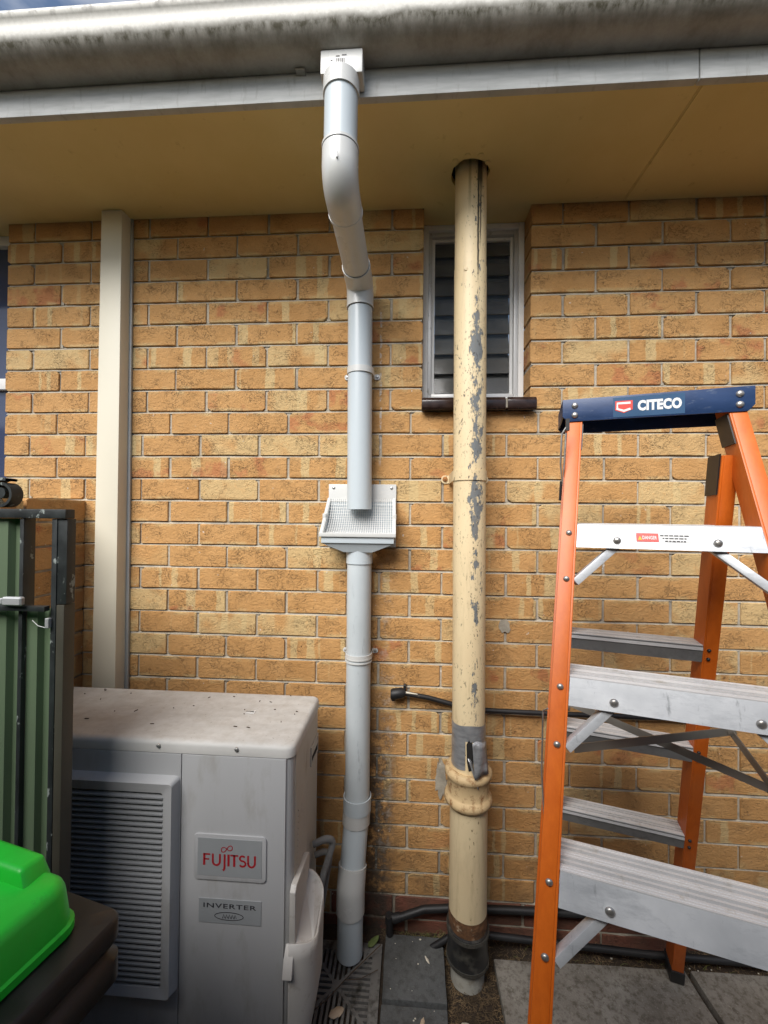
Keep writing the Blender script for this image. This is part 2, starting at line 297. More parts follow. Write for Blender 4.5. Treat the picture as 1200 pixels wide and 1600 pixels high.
def slab(name, c0, c1, dirtc):
    t = NT(name); p = t.pos(); n = t.noise(p, 45, 8, .72); n2 = t.noise(p, 6, 5); n3 = t.noise(p, 200, 3)
    c = t.mix(t.ramp(n2, .3, .7), c0, c1); c = t.mix(t.math('MULTIPLY', t.ramp(n, .47, .62), .75), c, dirtc); c = t.mix(t.math('MULTIPLY', t.ramp(t.noise(p, 3.2, 6, .65), .48, .66), .55), c, dirtc); c = t.mix(t.math('MULTIPLY', t.ramp(n3, .62, .72), .45), c, tuple(k*1.6 for k in c1)); return t.done(c, .9, 0, t.bump(t.math('ADD', n, n3), .5, .003))
M['concrete'] = slab('concrete_slab', (.215, .195, .165), (.30, .28, .24), (.085, .068, .048))
M['paver'] = slab('charcoal_paver', (.085, .088, .088), (.12, .124, .122), (.055, .055, .05))
M['grate'] = pm('grey_plastic_grate', (.165, .158, .145), .65, var=.15, vscale=20, bump=.2, dirt=((.05, .045, .035), 22, .52, .68))
M['leaf'] = pm('pale_dry_leaf', (.52, .40, .28), .8, var=.15, vscale=30)
M['chip'] = pm('paint_chip', (.66, .61, .50), .8, var=.1)
M['gleaf'] = pm('wilted_leaf', (.13, .17, .05), .7, var=.25, vscale=30)
M['straw'] = pm('straw', (.17, .115, .06), .9, var=.75, vscale=25)
M['twig'] = pm('twig_bark', (.075, .05, .03), .9, var=.3, vscale=40)
M['fence'] = pm('shade_fence_steel', (.07, .07, .063), .6, var=.1)

# ------------------------------------------------------------------ helpers: geometry
WL = {}                                     # world location of every parent
def tag(o, label, cat, group=None, kind=None):
    o['label'] = label
    if cat: o['category'] = cat
    if group: o['group'] = group
    if kind: o['kind'] = kind
    return o
def root(name, loc, label, cat, group=None, rz=0.0):
    o = bpy.data.objects.new(name, None); o.empty_display_size = .05; COL.objects.link(o)
    o.location = loc; o.rotation_euler = (0, 0, rz); WL[o.name] = Vector(loc) if rz == 0 else Vector((0, 0, 0))
    return tag(o, label, cat, group)
class MB:
    def __init__(s): s.v = []; s.f = []; s.sm = []
    def add(s, vs, fs, smooth=False):
        k = len(s.v); s.v += [tuple(q) for q in vs]
        for f in fs: s.f.append(tuple(k+i for i in f)); s.sm.append(smooth)
        return s
    def hexa(s, b, t):
        """b, t: bottom and top quads in the same (counter-clockwise from above) order"""
        return s.add(list(b)+list(t), [(3, 2, 1, 0), (4, 5, 6, 7)]+[(i, (i+1) % 4, 4+(i+1) % 4, 4+i) for i in range(4)])
    def box(s, x0, x1, y0, y1, z0, z1, bev=0.0, seg=1):
        if bev <= 0:
            return s.hexa([(x0, y0, z0), (x1, y0, z0), (x1, y1, z0), (x0, y1, z0)], [(x0, y0, z1), (x1, y0, z1), (x1, y1, z1), (x0, y1, z1)])
        bm = bmesh.new(); bmesh.ops.create_cube(bm, size=1)
        for q in bm.verts: q.co = Vector(((x0+x1)/2+q.co.x*(x1-x0), (y0+y1)/2+q.co.y*(y1-y0), (z0+z1)/2+q.co.z*(z1-z0)))
        bmesh.ops.bevel(bm, geom=list(bm.edges), offset=bev, segments=seg, affect='EDGES', profile=.5)
        bm.verts.index_update(); s.add([q.co[:] for q in bm.verts], [[q.index for q in f.verts] for f in bm.faces], seg > 1); bm.free(); return s
    def tube(s, pts, rad, n=20, cap=True, smooth=True):
        pts = [Vector(q) for q in pts]; m = len(pts); rads = rad if isinstance(rad, (list, tuple)) else [rad]*m
        tang = []
        for i in range(m):
            a = pts[i]-pts[i-1] if i else pts[1]-pts[0]; b = pts[i+1]-pts[i] if i < m-1 else a
            if a.length < 1e-7: a = b
            if b.length < 1e-7: b = a
            tang.append((a.normalized()+b.normalized()).normalized())
        up = Vector((0, 0, 1)) if abs(tang[0].z) < .9 else Vector((1, 0, 0))
        x = tang[0].cross(up).normalized(); k = len(s.v)
        for i in range(m):
            x = (x-tang[i]*x.dot(tang[i])).normalized(); y = tang[i].cross(x)
            for j in range(n):
                a = 2*pi*j/n; s.v.append(tuple(pts[i]+(x*cos(a)+y*sin(a))*rads[i]))
        for i in range(m-1):
            for j in range(n):
                j2 = (j+1) % n; s.f.append((k+i*n+j, k+i*n+j2, k+(i+1)*n+j2, k+(i+1)*n+j)); s.sm.append(smooth)
        if cap:
            s.f.append(tuple(k+j for j in range(n-1, -1, -1))); s.sm.append(False)
            s.f.append(tuple(k+(m-1)*n+j for j in range(n))); s.sm.append(False)
        return s
    def shell(s, pts, r_out, r_in, n=28):
        """open-ended pipe with wall thickness"""
        s.tube(pts, r_out, n, cap=False); k0 = len(s.v)-n*len(pts); s.tube(list(pts), r_in, n, cap=False); k1 = len(s.v)-n*len(pts)
        m = len(pts)
        for base in (0, (m-1)*n):
            for j in range(n):
                j2 = (j+1) % n; s.f.append((k0+base+j, k0+base+j2, k1+base+j2, k1+base+j)); s.sm.append(False)
        return s
    def lathe(s, c, prof, n=32, axis='z'):
        k = len(s.v)
        for r, h in prof:
            for j in range(n):
                a = 2*pi*j/n; d = (r*cos(a), r*sin(a), h)
                if axis == 'y': d = (r*cos(a), h, r*sin(a))
                s.v.append((c[0]+d[0], c[1]+d[1], c[2]+d[2]))
        for i in range(len(prof)-1):
            for j in range(n):
                j2 = (j+1) % n; s.f.append((k+i*n+j, k+i*n+j2, k+(i+1)*n+j2, k+(i+1)*n+j)); s.sm.append(True)
        s.f.append(tuple(k+j for j in range(n))); s.sm.append(False); s.f.append(tuple(k+(len(prof)-1)*n+j for j in range(n))); s.sm.append(False)
        return s
    def prism(s, poly, fa, fb):
        """poly 2-D points; fa, fb map a 2-D point to the two end faces"""
        n = len(poly); A = [fa(*q) for q in poly]; B = [fb(*q) for q in poly]
        return s.add(A+B, [tuple(range(n-1, -1, -1)), tuple(range(n, 2*n))]+[(i, (i+1) % n, n+(i+1) % n, n+i) for i in range(n)])
    def strip(s, prof, fa, fb, smooth=False):
        """open profile swept between two ends"""
        n = len(prof); return s.add([fa(*q) for q in prof]+[fb(*q) for q in prof], [(i, i+1, n+i+1, n+i) for i in range(n-1)], smooth)
    def bar(s, a, b, w, h, up=(0, 0, 1)):
        a, b = Vector(a), Vector(b); d = (b-a).normalized(); x = d.cross(Vector(up)).normalized(); y = x.cross(d)
        q = [x*w/2*i+y*h/2*j for i, j in ((-1, -1), (1, -1), (1, 1), (-1, 1))]
        return s.add([a+k for k in q]+[b+k for k in q], [(0, 1, 2, 3), (7, 6, 5, 4)]+[(i, 4+i, 4+(i+1) % 4, (i+1) % 4) for i in range(4)])
    def build(s, name, mat, parent=None, kind=None, sharp=40, bevel=0.0, local=False):
        me = bpy.data.meshes.new(name); L = WL[parent.name] if (parent is not None and not local) else Vector((0, 0, 0))
        me.from_pydata([(q[0]-L.x, q[1]-L.y, q[2]-L.z) for q in s.v], [], s.f)
        bm = bmesh.new(); bm.from_mesh(me); bmesh.ops.recalc_face_normals(bm, faces=list(bm.faces))
        if bevel > 0:
            ed = [e for e in bm.edges if len(e.link_faces) == 2 and e.calc_face_angle(0) > radians(30)]
            bmesh.ops.bevel(bm, geom=ed, offset=bevel, segments=2, affect='EDGES', profile=.6, clamp_overlap=True)
        bm.to_mesh(me); bm.free()
        if bevel > 0: me.polygons.foreach_set('use_smooth', [True]*len(me.polygons)); me.set_sharp_from_angle(angle=radians(50))
        elif any(s.sm): me.polygons.foreach_set('use_smooth', s.sm if len(s.sm) == len(me.polygons) else [True]*len(me.polygons)); me.set_sharp_from_angle(angle=radians(sharp))
        me.materials.append(M[mat] if isinstance(mat, str) else mat)
        o = bpy.data.objects.new(name, me); COL.objects.link(o)
        if parent is not None: o.parent = parent; WL[o.name] = WL[parent.name]
        else: WL[o.name] = Vector((0, 0, 0))
        if kind: o['kind'] = kind
        return o
def rrect(x0, x1, y0, y1, r, n=5):
    out = []
    for cx, cy, a0 in ((x1-r, y1-r, 0), (x0+r, y1-r, 90), (x0+r, y0+r, 180), (x1-r, y0+r, 270)):
        for i in range(n+1):
            a = radians(a0+90*i/n); out.append((cx+r*cos(a), cy+r*sin(a)))
    return out
def fillet(pts, rad, n=8):
    pts = [Vector(q) for q in pts]; out = [pts[0]]
    for i in range(1, len(pts)-1):
        a, b, c = pts[i-1], pts[i], pts[i+1]; d1 = (a-b).normalized(); d2 = (c-b).normalized()
        ang = d1.angle(d2); tl = min(rad/math.tan(ang/2), (a-b).length*.49, (c-b).length*.49); rr = tl*math.tan(ang/2)
        cen = b+(d1+d2).normalized()*(rr/sin(ang/2)); p1 = b+d1*tl; p2 = b+d2*tl
        for k in range(n+1):
            q = (p1-cen).lerp(p2-cen, k/n).normalized()*rr; out.append(cen+q)
    out.append(pts[-1]); return out
def text_polys(s, size=1.0, bold=0.0, sx=1.0, space=1.0):
    cu = bpy.data.curves.new('txt', 'FONT'); cu.body = s; cu.size = size; cu.offset = bold; cu.space_character = space; cu.align_x = 'CENTER'; cu.align_y = 'CENTER'; cu.resolution_u = 3
    o = bpy.data.objects.new('txt', cu); COL.objects.link(o); dg = bpy.context.evaluated_depsgraph_get()
    me = bpy.data.meshes.new_from_object(o.evaluated_get(dg)); vs = [(q.co.x*sx, q.co.y) for q in me.vertices]; fs = [tuple(f.vertices) for f in me.polygons]
    bpy.data.objects.remove(o); bpy.data.curves.remove(cu); bpy.data.meshes.remove(me); return vs, fs
def ribbon(pts, w, closed=False):
    """flat stroke of width w along 2-D points"""
    n = len(pts); vs = []; fs = []
    for i in range(n):
        a = pts[i-1] if (i or closed) else pts[i]; b = pts[(i+1) % n] if (i < n-1 or closed) else pts[i]
        d = Vector((b[0]-a[0], b[1]-a[1])).normalized(); q = Vector((-d.y, d.x))*w/2
        vs += [(pts[i][0]+q.x, pts[i][1]+q.y), (pts[i][0]-q.x, pts[i][1]-q.y)]
    for i in range(n if closed else n-1):
        j = (i+1) % n; fs.append((2*i, 2*i+1, 2*j+1, 2*j))
    return vs, fs

# ------------------------------------------------------------------ ground
g = MB()
NX, NY = 46, 30
def gz(x, y): return -.022+.007*sin(x*9.1+y*5)+.006*sin(x*21+1.3)*cos(y*17)
xs = [-40, -12, -4]+[-1.6+i*(4.6/NX) for i in range(NX+1)]+[5, 14, 40]; ys = [-60, -20, -7, -3]+[-2+i*(2.12/NY) for i in range(NY+1)]+[1.2, 6, 30]
for y in ys:
    for x in xs: g.v.append((x, y, gz(x, y)))
W_ = len(xs)
for j in range(len(ys)-1):
    for i in range(W_-1): g.f.append((j*W_+i, j*W_+i+1, (j+1)*W_+i+1, (j+1)*W_+i)); g.sm.append(True)
tag(g.build('ground', 'soil'), 'bare brown soil strip along the foot of the brick wall', None, kind='structure')
# concrete path slabs
path = root('path', (1.9, -.6, 0), 'worn grey concrete slabs under the ladder', None); path['kind'] = 'structure'
def slab_piece(poly, top, thick, mat, name, parent, bev=.006):
    return MB().prism(poly, lambda x, y: (x, y, top-thick), lambda x, y: (x, y, top)).build(name, mat, parent, bevel=bev)
def jag(poly, amp, seg=6):
    out = []
    for i in range(len(poly)):
        a, b = poly[i], poly[(i+1) % len(poly)]
        for k in range(seg):
            f = k/seg; q = (a[0]+(b[0]-a[0])*f, a[1]+(b[1]-a[1])*f); out.append((q[0]+random.uniform(-amp, amp)*(k > 0), q[1]+random.uniform(-amp, amp)*(k > 0)))
    return out
for i, pl in enumerate(([(1.378, -.095), (2.012, -.082), (2.035, -.62), (1.385, -.64)], [(2.030, -.084), (2.66, -.07), (2.68, -.60), (2.052, -.615)],
                        [(1.385, -.655), (2.035, -.635), (2.05, -1.2), (1.39, -1.22)], [(2.052, -.63), (2.68, -.615), (2.70, -1.18), (2.066, -1.195)],
                        [(.70, -.66), (1.37, -.655), (1.375, -1.22), (.70, -1.22)], [(.02, -.66), (.685, -.66), (.685, -1.22), (.02, -1.22)],
                        [(.02, -1.235), (.685, -1.235), (.685, -1.85), (.02, -1.85)], [(.70, -1.235), (1.375, -1.235), (1.375, -1.85), (.70, -1.85)], [(1.39, -1.235), (2.05, -1.21), (2.06, -1.85), (1.39, -1.85)], [(2.066, -1.21), (2.70, -1.195), (2.70, -1.85), (2.07, -1.85)], [(2.70, -.60), (3.9, -.60), (3.9, -1.85), (2.715, -1.85)], [(-2.4, -.66), (.005, -.66), (.005, -1.85), (-2.4, -1.85)], [(-2.4, -1.865), (3.9, -1.865), (3.9, -2.08), (-2.4, -2.08)])):
    slab_piece(jag(pl, .003), random.uniform(-.002, .002), .05, 'concrete', 'slab', path, .005)
# two charcoal pavers
for k, (y0, y1, z, lab) in enumerate(((-.243, -.042, .004, 'charcoal grey paver against the wall between grate and soil pipe'), (-.452, -.252, -.002, 'charcoal grey paver in front of the other, at the frame edge'))):
    a, b = (1.004, 1.208) if k == 0 else (1.002, 1.207)
    o = slab_piece(jag([(a, y0), (b, y0), (b, y1), (a, y1)], .0015), z, .05, 'paver', 'paver', None, .004)
    tag(o, lab, 'paver', 'charcoal pavers')

# ------------------------------------------------------------------ house
house = root('brick_house', (0, .06, 0), 'tan brick house wall with louvre window, eaves and gutter', 'house')
wall = MB()
# mortar bed behind the bricks, with the two window openings left open
YF, YB = .0098, .108
ZT = 2.69
def mort(x0, x1, z0, z1): wall.box(x0, x1, YF, YB, z0, z1)
OX0, OX1, OZ = 1.118, 1.514, 1.913
QX0, QX1, QZ = -1.75, -.552, .98
mort(-2.6, QX0-.006, -.15, ZT); mort(QX0-.006, QX1+.006, -.15, QZ-.006); mort(QX1+.006, OX0-.006, -.15, ZT); mort(OX0-.006, OX1+.006, -.15, OZ-.006); mort(OX1+.006, 3.9, -.15, ZT)
COURSE = .086
def bedz(n): return .107+COURSE*(29-n)
# weather-struck bed joints: flush with the brick below, pressed in under the brick above
for c_ in range(-1, 31):
    zb_ = bedz(c_); spans = [(-2.6, 3.9)]
    if c_ <= 7: spans = [(-2.6, QX0-.004), (QX1+.004, OX0-.004), (OX1+.004, 3.9)]
    elif c_ <= 18: spans = [(-2.6, QX0-.004), (QX1+.004, 3.9)]
    for a_, b_ in spans:
        nseg = max(1, int((b_-a_)/.06)); 
        for i_ in range(nseg):
            xa, xb = a_+(b_-a_)*i_/nseg, a_+(b_-a_)*(i_+1)/nseg
            def jj(x, k): return .0011*sin(x*61+c_*7.3+k)+.0009*sin(x*139+c_*3.1+k*2)
            wall.add([(xa, .0022+jj(xa, 0), zb_-.0055), (xb, .0022+jj(xb, 0), zb_-.0055), (xb, .0022+jj(xb, 0), zb_-.0030+jj(xb, 5)), (xa, .0022+jj(xa, 0), zb_-.0030+jj(xa, 5)), (xa, .0096, zb_+.0055), (xb, .0096, zb_+.0055)], [(0, 1, 2, 3), (3, 2, 5, 4)])
wall_o = wall.build('wall', 'mortar', house)
bricks = []       # x0, x1, z0, z1, course
perp_m = MB()
def lay(x0, x1, perps, c):
    xs_ = [x0]+[q for q in perps if x0+.03 < q < x1-.03]+[x1]
    for q in xs_[1:-1]: perp_m.box(q-.0075, q+.0075, random.uniform(.0042, .0062), .0097, bedz(c)+.0035, bedz(c)+COURSE-.0050)
    for i in range(len(xs_)-1):
        a = xs_[i]+(.0042 if i else 0); b = xs_[i+1]-(.0042 if i < len(xs_)-2 else 0)
        if i: a += random.uniform(-.002, .0025)
        bricks.append((a, b, bedz(c)+.0042, bedz(c)+COURSE-.0042, c))
for c in range(0, 32):
    ev = c % 2 == 0
    if c <= 8:
        pl = [(.040 if ev else .157)+.2395*k for k in range(-14, 5)]
        pr = [(1.63 if ev else 1.748)+.2345*k for k in range(-1, 11)]
    else:
        pl = [(.024 if ev else .138)+.2345*k for k in range(-13, 18)]
        if c == 30: pl = [.085+.236*k for k in range(-13, 18)]
        pr = pl
    segs = []
    if c <= 19: segs += [(-2.6, QX0), (QX1, OX0 if c <= 8 else 3.9)]
    else: segs += [(-2.6, 3.9)]
    if c <= 8: segs.append((OX1, 3.9))
    for a, b in segs: lay(a, b, pr if a == OX1 else pl, c)
perp_m.build('mortar_joints', 'mortar', wall_o, kind='stuff')
def topx(P):
    d = Vector(P)-CAM; z = d.dot(_f)
    return 600+640*d.dot(_r2)/z, 800-640*d.dot(_u2)/z
def vis(b):
    x0, y0 = topx((b[0], 0, b[3])); x1, y1 = topx((b[1], 0, b[2]))
    cx0, cx1, cy0, cy1 = max(x0, 0), min(x1, 1200), max(y0, 0), min(y1, 1600)
    if cx1-cx0 < 3 or cy1-cy0 < 3: return 0
    ar = (cx1-cx0)*(cy1-cy0)
    def cut(rx0, rx1, ry0, ry1):
        return max(0, min(cx1, rx1)-max(cx0, rx0))*max(0, min(cy1, ry1)-max(cy0, ry0))
    for q in ((100, 497, 1080, 1600), (0, 132, 790, 1100), (0, 110, 1100, 1600), (147, 207, 320, 1070), (541, 584, 440, 1440), (500, 622, 758, 850), (708, 760, 300, 1500), (860, 890, 660, 1500), (890, 1200, 820, 850), (890, 1100, 985, 1040), (888, 1200, 1065, 1110), (880, 1200, 1330, 1450), (1085, 1120, 720, 1500)):
        ar -= cut(*q)
    return ar
bricks = [(vis(b), b) for b in bricks]; bricks.sort(key=lambda q: -q[0])
# brick shapes: ten-point worn outline, chamfered arris, shared between alike bricks
def brick_mesh(w, h, chip, i):
    d = .1; hw, hh = w/2, h/2; rim = []
    def j(a): return random.uniform(-a, a)
    cut = [random.uniform(.0012, .0035)+(random.random() < chip)*random.uniform(.003, .014) for _ in range(4)]
    pts = [(-hw+cut[0], -hh), (j(.2*w), -hh+j(.0012)), (hw-cut[1], -hh), (hw, -hh+cut[1]*.8), (hw, hh-cut[2]*.8), (hw-cut[2], hh), (j(.2*w), hh+j(.0012)), (-hw+cut[3], hh), (-hw, hh-cut[3]*.8), (-hw, -hh+cut[0]*.8)]
    n = len(pts); vs = []; ch = random.uniform(.0012, .0022)
    for x, z in pts: vs.append((x*(1-ch/hw)+j(.0006), -.0008+j(.0007), z*(1-ch/hh)+j(.0006)))
    for x, z in pts: vs.append((x, .0016, z))
    for x, z in pts: vs.append((x, d, z))
    fs = [tuple(range(n))]+[(i_, n+i_, n+(i_+1) % n, (i_+1) % n) for i_ in range(n)]+[(n+i_, 2*n+i_, 2*n+(i_+1) % n, n+(i_+1) % n) for i_ in range(n)]
    me = bpy.data.meshes.new('brick_shape'); me.from_pydata(vs, [], fs); bm = bmesh.new(); bm.from_mesh(me); bmesh.ops.recalc_face_normals(bm, faces=list(bm.faces)); bm.to_mesh(me); bm.free()
    return me
shapes = {}
def shape_for(w, h, red):
    key = (round(w/.02), red)
    if key not in shapes: shapes[key] = []
    L = shapes[key]
    if len(L) < (14 if w > .2 else 4):
        me = brick_mesh(round(w/.02)*.02, h, .22, 0); me.materials.append(M['red_brick' if red else 'brick']); L.append((me, round(w/.02)*.02)); return L[-1]
    return random.choice(L)
rest = MB(); rest_r = []
for k, (a, b) in enumerate(bricks):
    w = b[1]-b[0]; h = b[3]-b[2]; red = b[4] >= 30
    if k < 300 and a > 0:
        me, w0 = shape_for(w, h, red); o = bpy.data.objects.new('brick', me); COL.objects.link(o); o.parent = wall_o
        o.location = ((b[0]+b[1])/2, -.06+random.uniform(-.0012, .0012), (b[2]+b[3])/2+random.uniform(-.0008, .0008)); o.scale = (w/w0, 1, 1)
        o.rotation_euler = (random.uniform(-.004, .004), random.uniform(-.003, .003), random.uniform(-.003, .003))
    else:
        n0 = len(rest.f); rest.box(b[0], b[1], 0, .1, b[2], b[3]); rest_r += [random.random()]*(len(rest.f)-n0)
ro = rest.build('brickwork_remainder', 'brick', wall_o, kind='stuff')
at = ro.data.attributes.new('rnd', 'FLOAT', 'FACE'); at.data.foreach_set('value', rest_r)
# cement patches on the brickwork
def blob(cx, cz, rx, rz, y, seed, n=16, th=.005):
    rr = random.Random(seed); pts = [(cx+rx*cos(2*pi*i/n)*rr.uniform(.65, 1.15), cz+rz*sin(2*pi*i/n)*rr.uniform(.65, 1.15)) for i in range(n)]
    return MB().prism(pts, lambda x, z: (x, y+th, z), lambda x, z: (x+(cx-x)*.06, y, z+(cz-z)*.06))
blob(1.428, 1.115, .024, .03, -.003, 3, th=.01).build('cement_patch', 'patch', wall_o)
blob(1.200, .545, .026, .075, -.003, 8, 26, th=.011).build('cement_patch', 'patch', wall_o)

# eaves
SOF = 2.675
s = MB()
HX, HY, HR = 1.268, -.150, .063
# soffit sheets: two boards with a cover joint at X 1.845..1.885, ragged hole for the vent pipe
def soffit_sheet(x0, x1, hole):
    m = MB(); y0, y1 = -.4155, -.003
    if not hole: return m.box(x0, x1, y0, y1, SOF, SOF+.006)
    n = 28; rr = random.Random(4); ring = [(HX+HR*cos(2*pi*i/n)*rr.uniform(.94, 1.05), HY+HR*sin(2*pi*i/n)*rr.uniform(.93, 1.06)) for i in range(n)]
    bm = bmesh.new(); outer = [bm.verts.new((x, y, SOF)) for x, y in ((x0, y0), (x1, y0), (x1, y1), (x0, y1))]; inner = [bm.verts.new((x, y, SOF)) for x, y in ring]
    ed = [bm.edges.new((outer[i], outer[(i+1) % 4])) for i in range(4)]+[bm.edges.new((inner[i], inner[(i+1) % n])) for i in range(n)]
    bmesh.ops.triangle_fill(bm, edges=ed, use_beauty=True, use_dissolve=False); bm.verts.index_update()
    vs = [q.co[:] for q in bm.verts]; fs = [[q.index for q in f.verts] for f in bm.faces]; bm.free(); m.add(vs, fs)
    k = len(m.v); m.add([(x, y, SOF) for x, y in ring]+[(x, y, SOF+.02) for x, y in ring], [(i, (i+1) % n, n+(i+1) % n, n+i) for i in range(n)])
    return m
soff = soffit_sheet(-2.6, 1.8392, True).build('soffit', 'soffit', house)
soffit_sheet(1.8404, 3.9, False).build('soffit', 'soffit', house)
MB().box(1.845, 1.882, -.412, -.006, SOF-.0025, SOF-.0003).build('joint_strip', 'soffit', house)
MB().box(-2.6, 3.9, -.41, .3, 2.74, 2.76).build('eave_lining', 'dark', house)
for i, q in enumerate([(1.25, -.222, .011), (1.292, -.221, .011), (1.212, -.205, .01), (1.318, -.195, .009)]):
    MB().lathe((q[0], q[1], SOF-.0035), [(q[2], .0034), (q[2]*.9, .001), (q[2]*.4, 0)], 10).build('paint_blister', 'soffit', soff)
MB().box(-2.6, 1.815, -.436, -.416, 2.662, 2.80).build('fascia', 'fascia', house, bevel=.003)
MB().box(1.818, 3.9, -.436, -.416, 2.662, 2.80).build('fascia', 'fascia', house, bevel=.003)
prof = [(-.4375, 2.842), (-.4375, 2.739), (-.470, 2.737), (-.494, 2.739), (-.512, 2.748), (-.525, 2.762), (-.533, 2.779), (-.536, 2.797), (-.536, 2.812), (-.541, 2.818), (-.546, 2.826), (-.544, 2.834), (-.537, 2.838), (-.530, 2.834)]
gm = MB().strip(prof, lambda y, z: (-2.6, y, z), lambda y, z: (3.9, y, z), True)
inner_p = [(y+(.0016 if y < -.45 else -.0), z+.0016) for y, z in prof[1:]]
gm.strip(inner_p, lambda y, z: (-2.6, y, z), lambda y, z: (3.9, y, z), True)
gut = gm.build('gutter', 'gutter', house, sharp=60)
MB().box(.752, .778, -.452, -.437, 2.731, 2.7365).build('gutter_clip', 'gutter', gut)
rf = MB(); rf.hexa([(-2.8, -.50, 2.862), (4.1, -.50, 2.862), (4.1, 4.5, 4.7), (-2.8, 4.5, 4.7)], [(-2.8, -.50, 2.885), (4.1, -.50, 2.885), (4.1, 4.5, 4.725), (-2.8, 4.5, 4.725)]); rf.build('roof', 'roof', house)
MB().box(-2.6, 3.9, -.4155, -.41, 2.70, 2.868).build('eave_board', 'dark', house)

MB().box(OX0, OX1, -.0025, .14, SOF+.0004, SOF+.006).build('soffit_return', 'soffit', house)
MB().box(QX0, QX1, -.0025, .14, SOF+.0004, SOF+.006).build('soffit_return', 'soffit', house)
# louvre window
win = MB()
fy = .086
def frame(mb, x0, x1, z0, z1, w, y0, y1, top=True):
    mb.box(x0, x0+w, y0, y1, z0, z1); mb.box(x1-w, x1, y0, y1, z0, z1); mb.box(x0+w, x1-w, y0+.0015, y1, z0, z0+w)
    if top: mb.box(x0+w, x1-w, y0+.0015, y1, z1-w, z1)
    return mb
fo = frame(MB(), OX0+.001, OX1-.001, 1.967, 2.6745, .021, fy, .14); wfr = fo.build('window', 'winwhite', house, bevel=.002)
frame(MB(), OX0+.021, OX1-.021, 1.988, 2.653, .016, fy+.012, .135).build('frame', 'winframe', wfr, bevel=.002)
frame(MB(), OX0+.037, OX1-.037, 2.004, 2.637, .012, fy+.03, .13).build('frame', 'winwhite', wfr, bevel=.0015)
LX0, LX1 = OX0+.050, OX1-.050
for k in range(8):
    z0 = 2.012+.0785*k
    if z0 > 2.62: break
    MB().hexa([(LX0, fy+.028, z0), (LX1, fy+.028, z0), (LX1, fy+.033, z0), (LX0, fy+.033, z0)], [(LX0, fy+.050, z0+.09), (LX1, fy+.050, z0+.09), (LX1, fy+.055, z0+.09), (LX0, fy+.055, z0+.09)]).build('louvre_blade', 'louvre', wfr)
# glazed sill tiles
for a, b in ((OX0-.003, 1.232), (1.240, 1.418), (1.425, OX1+.014)):
    pr = [(.086, 1.966), (.086, 1.925), (-.012, 1.912), (-.032, 1.906), (-.040, 1.914), (-.041, 1.940), (-.034, 1.953)]
    MB().prism(pr, lambda y, z, a=a: (a, y, z), lambda y, z, b=b: (b, y, z)).build('sill_tile', 'sill', wfr, bevel=.003)
for xx in (1.236, 1.4215): MB().box(xx-.004, xx+.0035, -.034, .084, 1.915, 1.948).build('sill_joint', 'mortar', wfr)
# big window beyond the left edge of the wall
fo = frame(MB(), QX0+.001, QX1-.001, QZ+.005, 2.6745, .04, .06, .13); fo.box(QX0+.04, QX1-.04, .0615, .12, 2.03, 2.075); w2 = fo.build('window', 'winwhite', house, bevel=.002)
MB().box(QX0+.04, QX1-.04, .085, .09, QZ+.04, 2.03).build('pane', 'glass', w2); MB().box(QX0+.04, QX1-.04, .086, .091, 2.075, 2.634).build('pane', 'glass', w2)
# dim room behind the windows
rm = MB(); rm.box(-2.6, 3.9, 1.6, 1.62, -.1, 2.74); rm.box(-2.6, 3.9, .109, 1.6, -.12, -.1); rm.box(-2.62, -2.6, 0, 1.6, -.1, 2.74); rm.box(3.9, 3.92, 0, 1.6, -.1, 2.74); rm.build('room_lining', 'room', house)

# ------------------------------------------------------------------ low side wall at the left, running out from the house
nib = root('low_brick_wall', (-.29, -.2, 0), 'low tan brick side wall running out from the house behind the gate', 'wall')
NX1, NX0, NYE, NZT = -.205, -.345, -.47, 1.565
nm = MB().box(NX0+.006, NX1-.006, NYE+.006, -.001, -.12, NZT-.03).build('mortar_core', 'mortar', nib)
nb = []
for c in range(31, -1, -1):
    z0 = bedz(c)+.005
    if z0 > 1.52: continue
    ph = -.02 if c % 2 else -.137
    ys_ = [-.0005]+[y for y in (ph, ph-.2345) if y < -.03]+[NYE]
    for i in range(len(ys_)-1):
        y1 = ys_[i]-(.005 if i else 0); y0 = ys_[i+1]+(.005 if i < len(ys_)-2 else 0)
        if y1-y0 < .02: continue
        me, w0 = shape_for(y1-y0, .076, c >= 30); o = bpy.data.objects.new('brick', me); COL.objects.link(o); o.parent = nib
        o.location = (NX1+.29+random.uniform(-.001, .001), (y0+y1)/2+.2, z0+.038); o.rotation_euler = (0, 0, pi/2); o.scale = ((y1-y0)/w0, .65, 1)

# ------------------------------------------------------------------ cream cover post against the wall
post = root('pipe_cover', (-.068, -.03, 0), 'tall cream boxed pipe cover on the brick wall behind the air conditioner', 'pipe cover')
pf = lambda z: MB()
MB().hexa([(-.121, -.060, .30), (-.025, -.060, .30), (-.021, -.012, .30), (-.121, -.012, .30)], [(-.112, -.060, SOF-.002), (-.030, -.060, SOF-.002), (-.028, -.012, SOF-.002), (-.112, -.012, SOF-.002)]).build('cover', 'cream_post', post, bevel=.003)
MB().hexa([(-.124, -.0115, .30), (-.007, -.0115, .30), (-.007, -.002, .30), (-.124, -.002, .30)], [(-.116, -.0115, SOF-.002), (-.022, -.0115, SOF-.002), (-.022, -.002, SOF-.002), (-.116, -.002, SOF-.002)]).build('back_flange', 'grey_strip', post, bevel=.001)

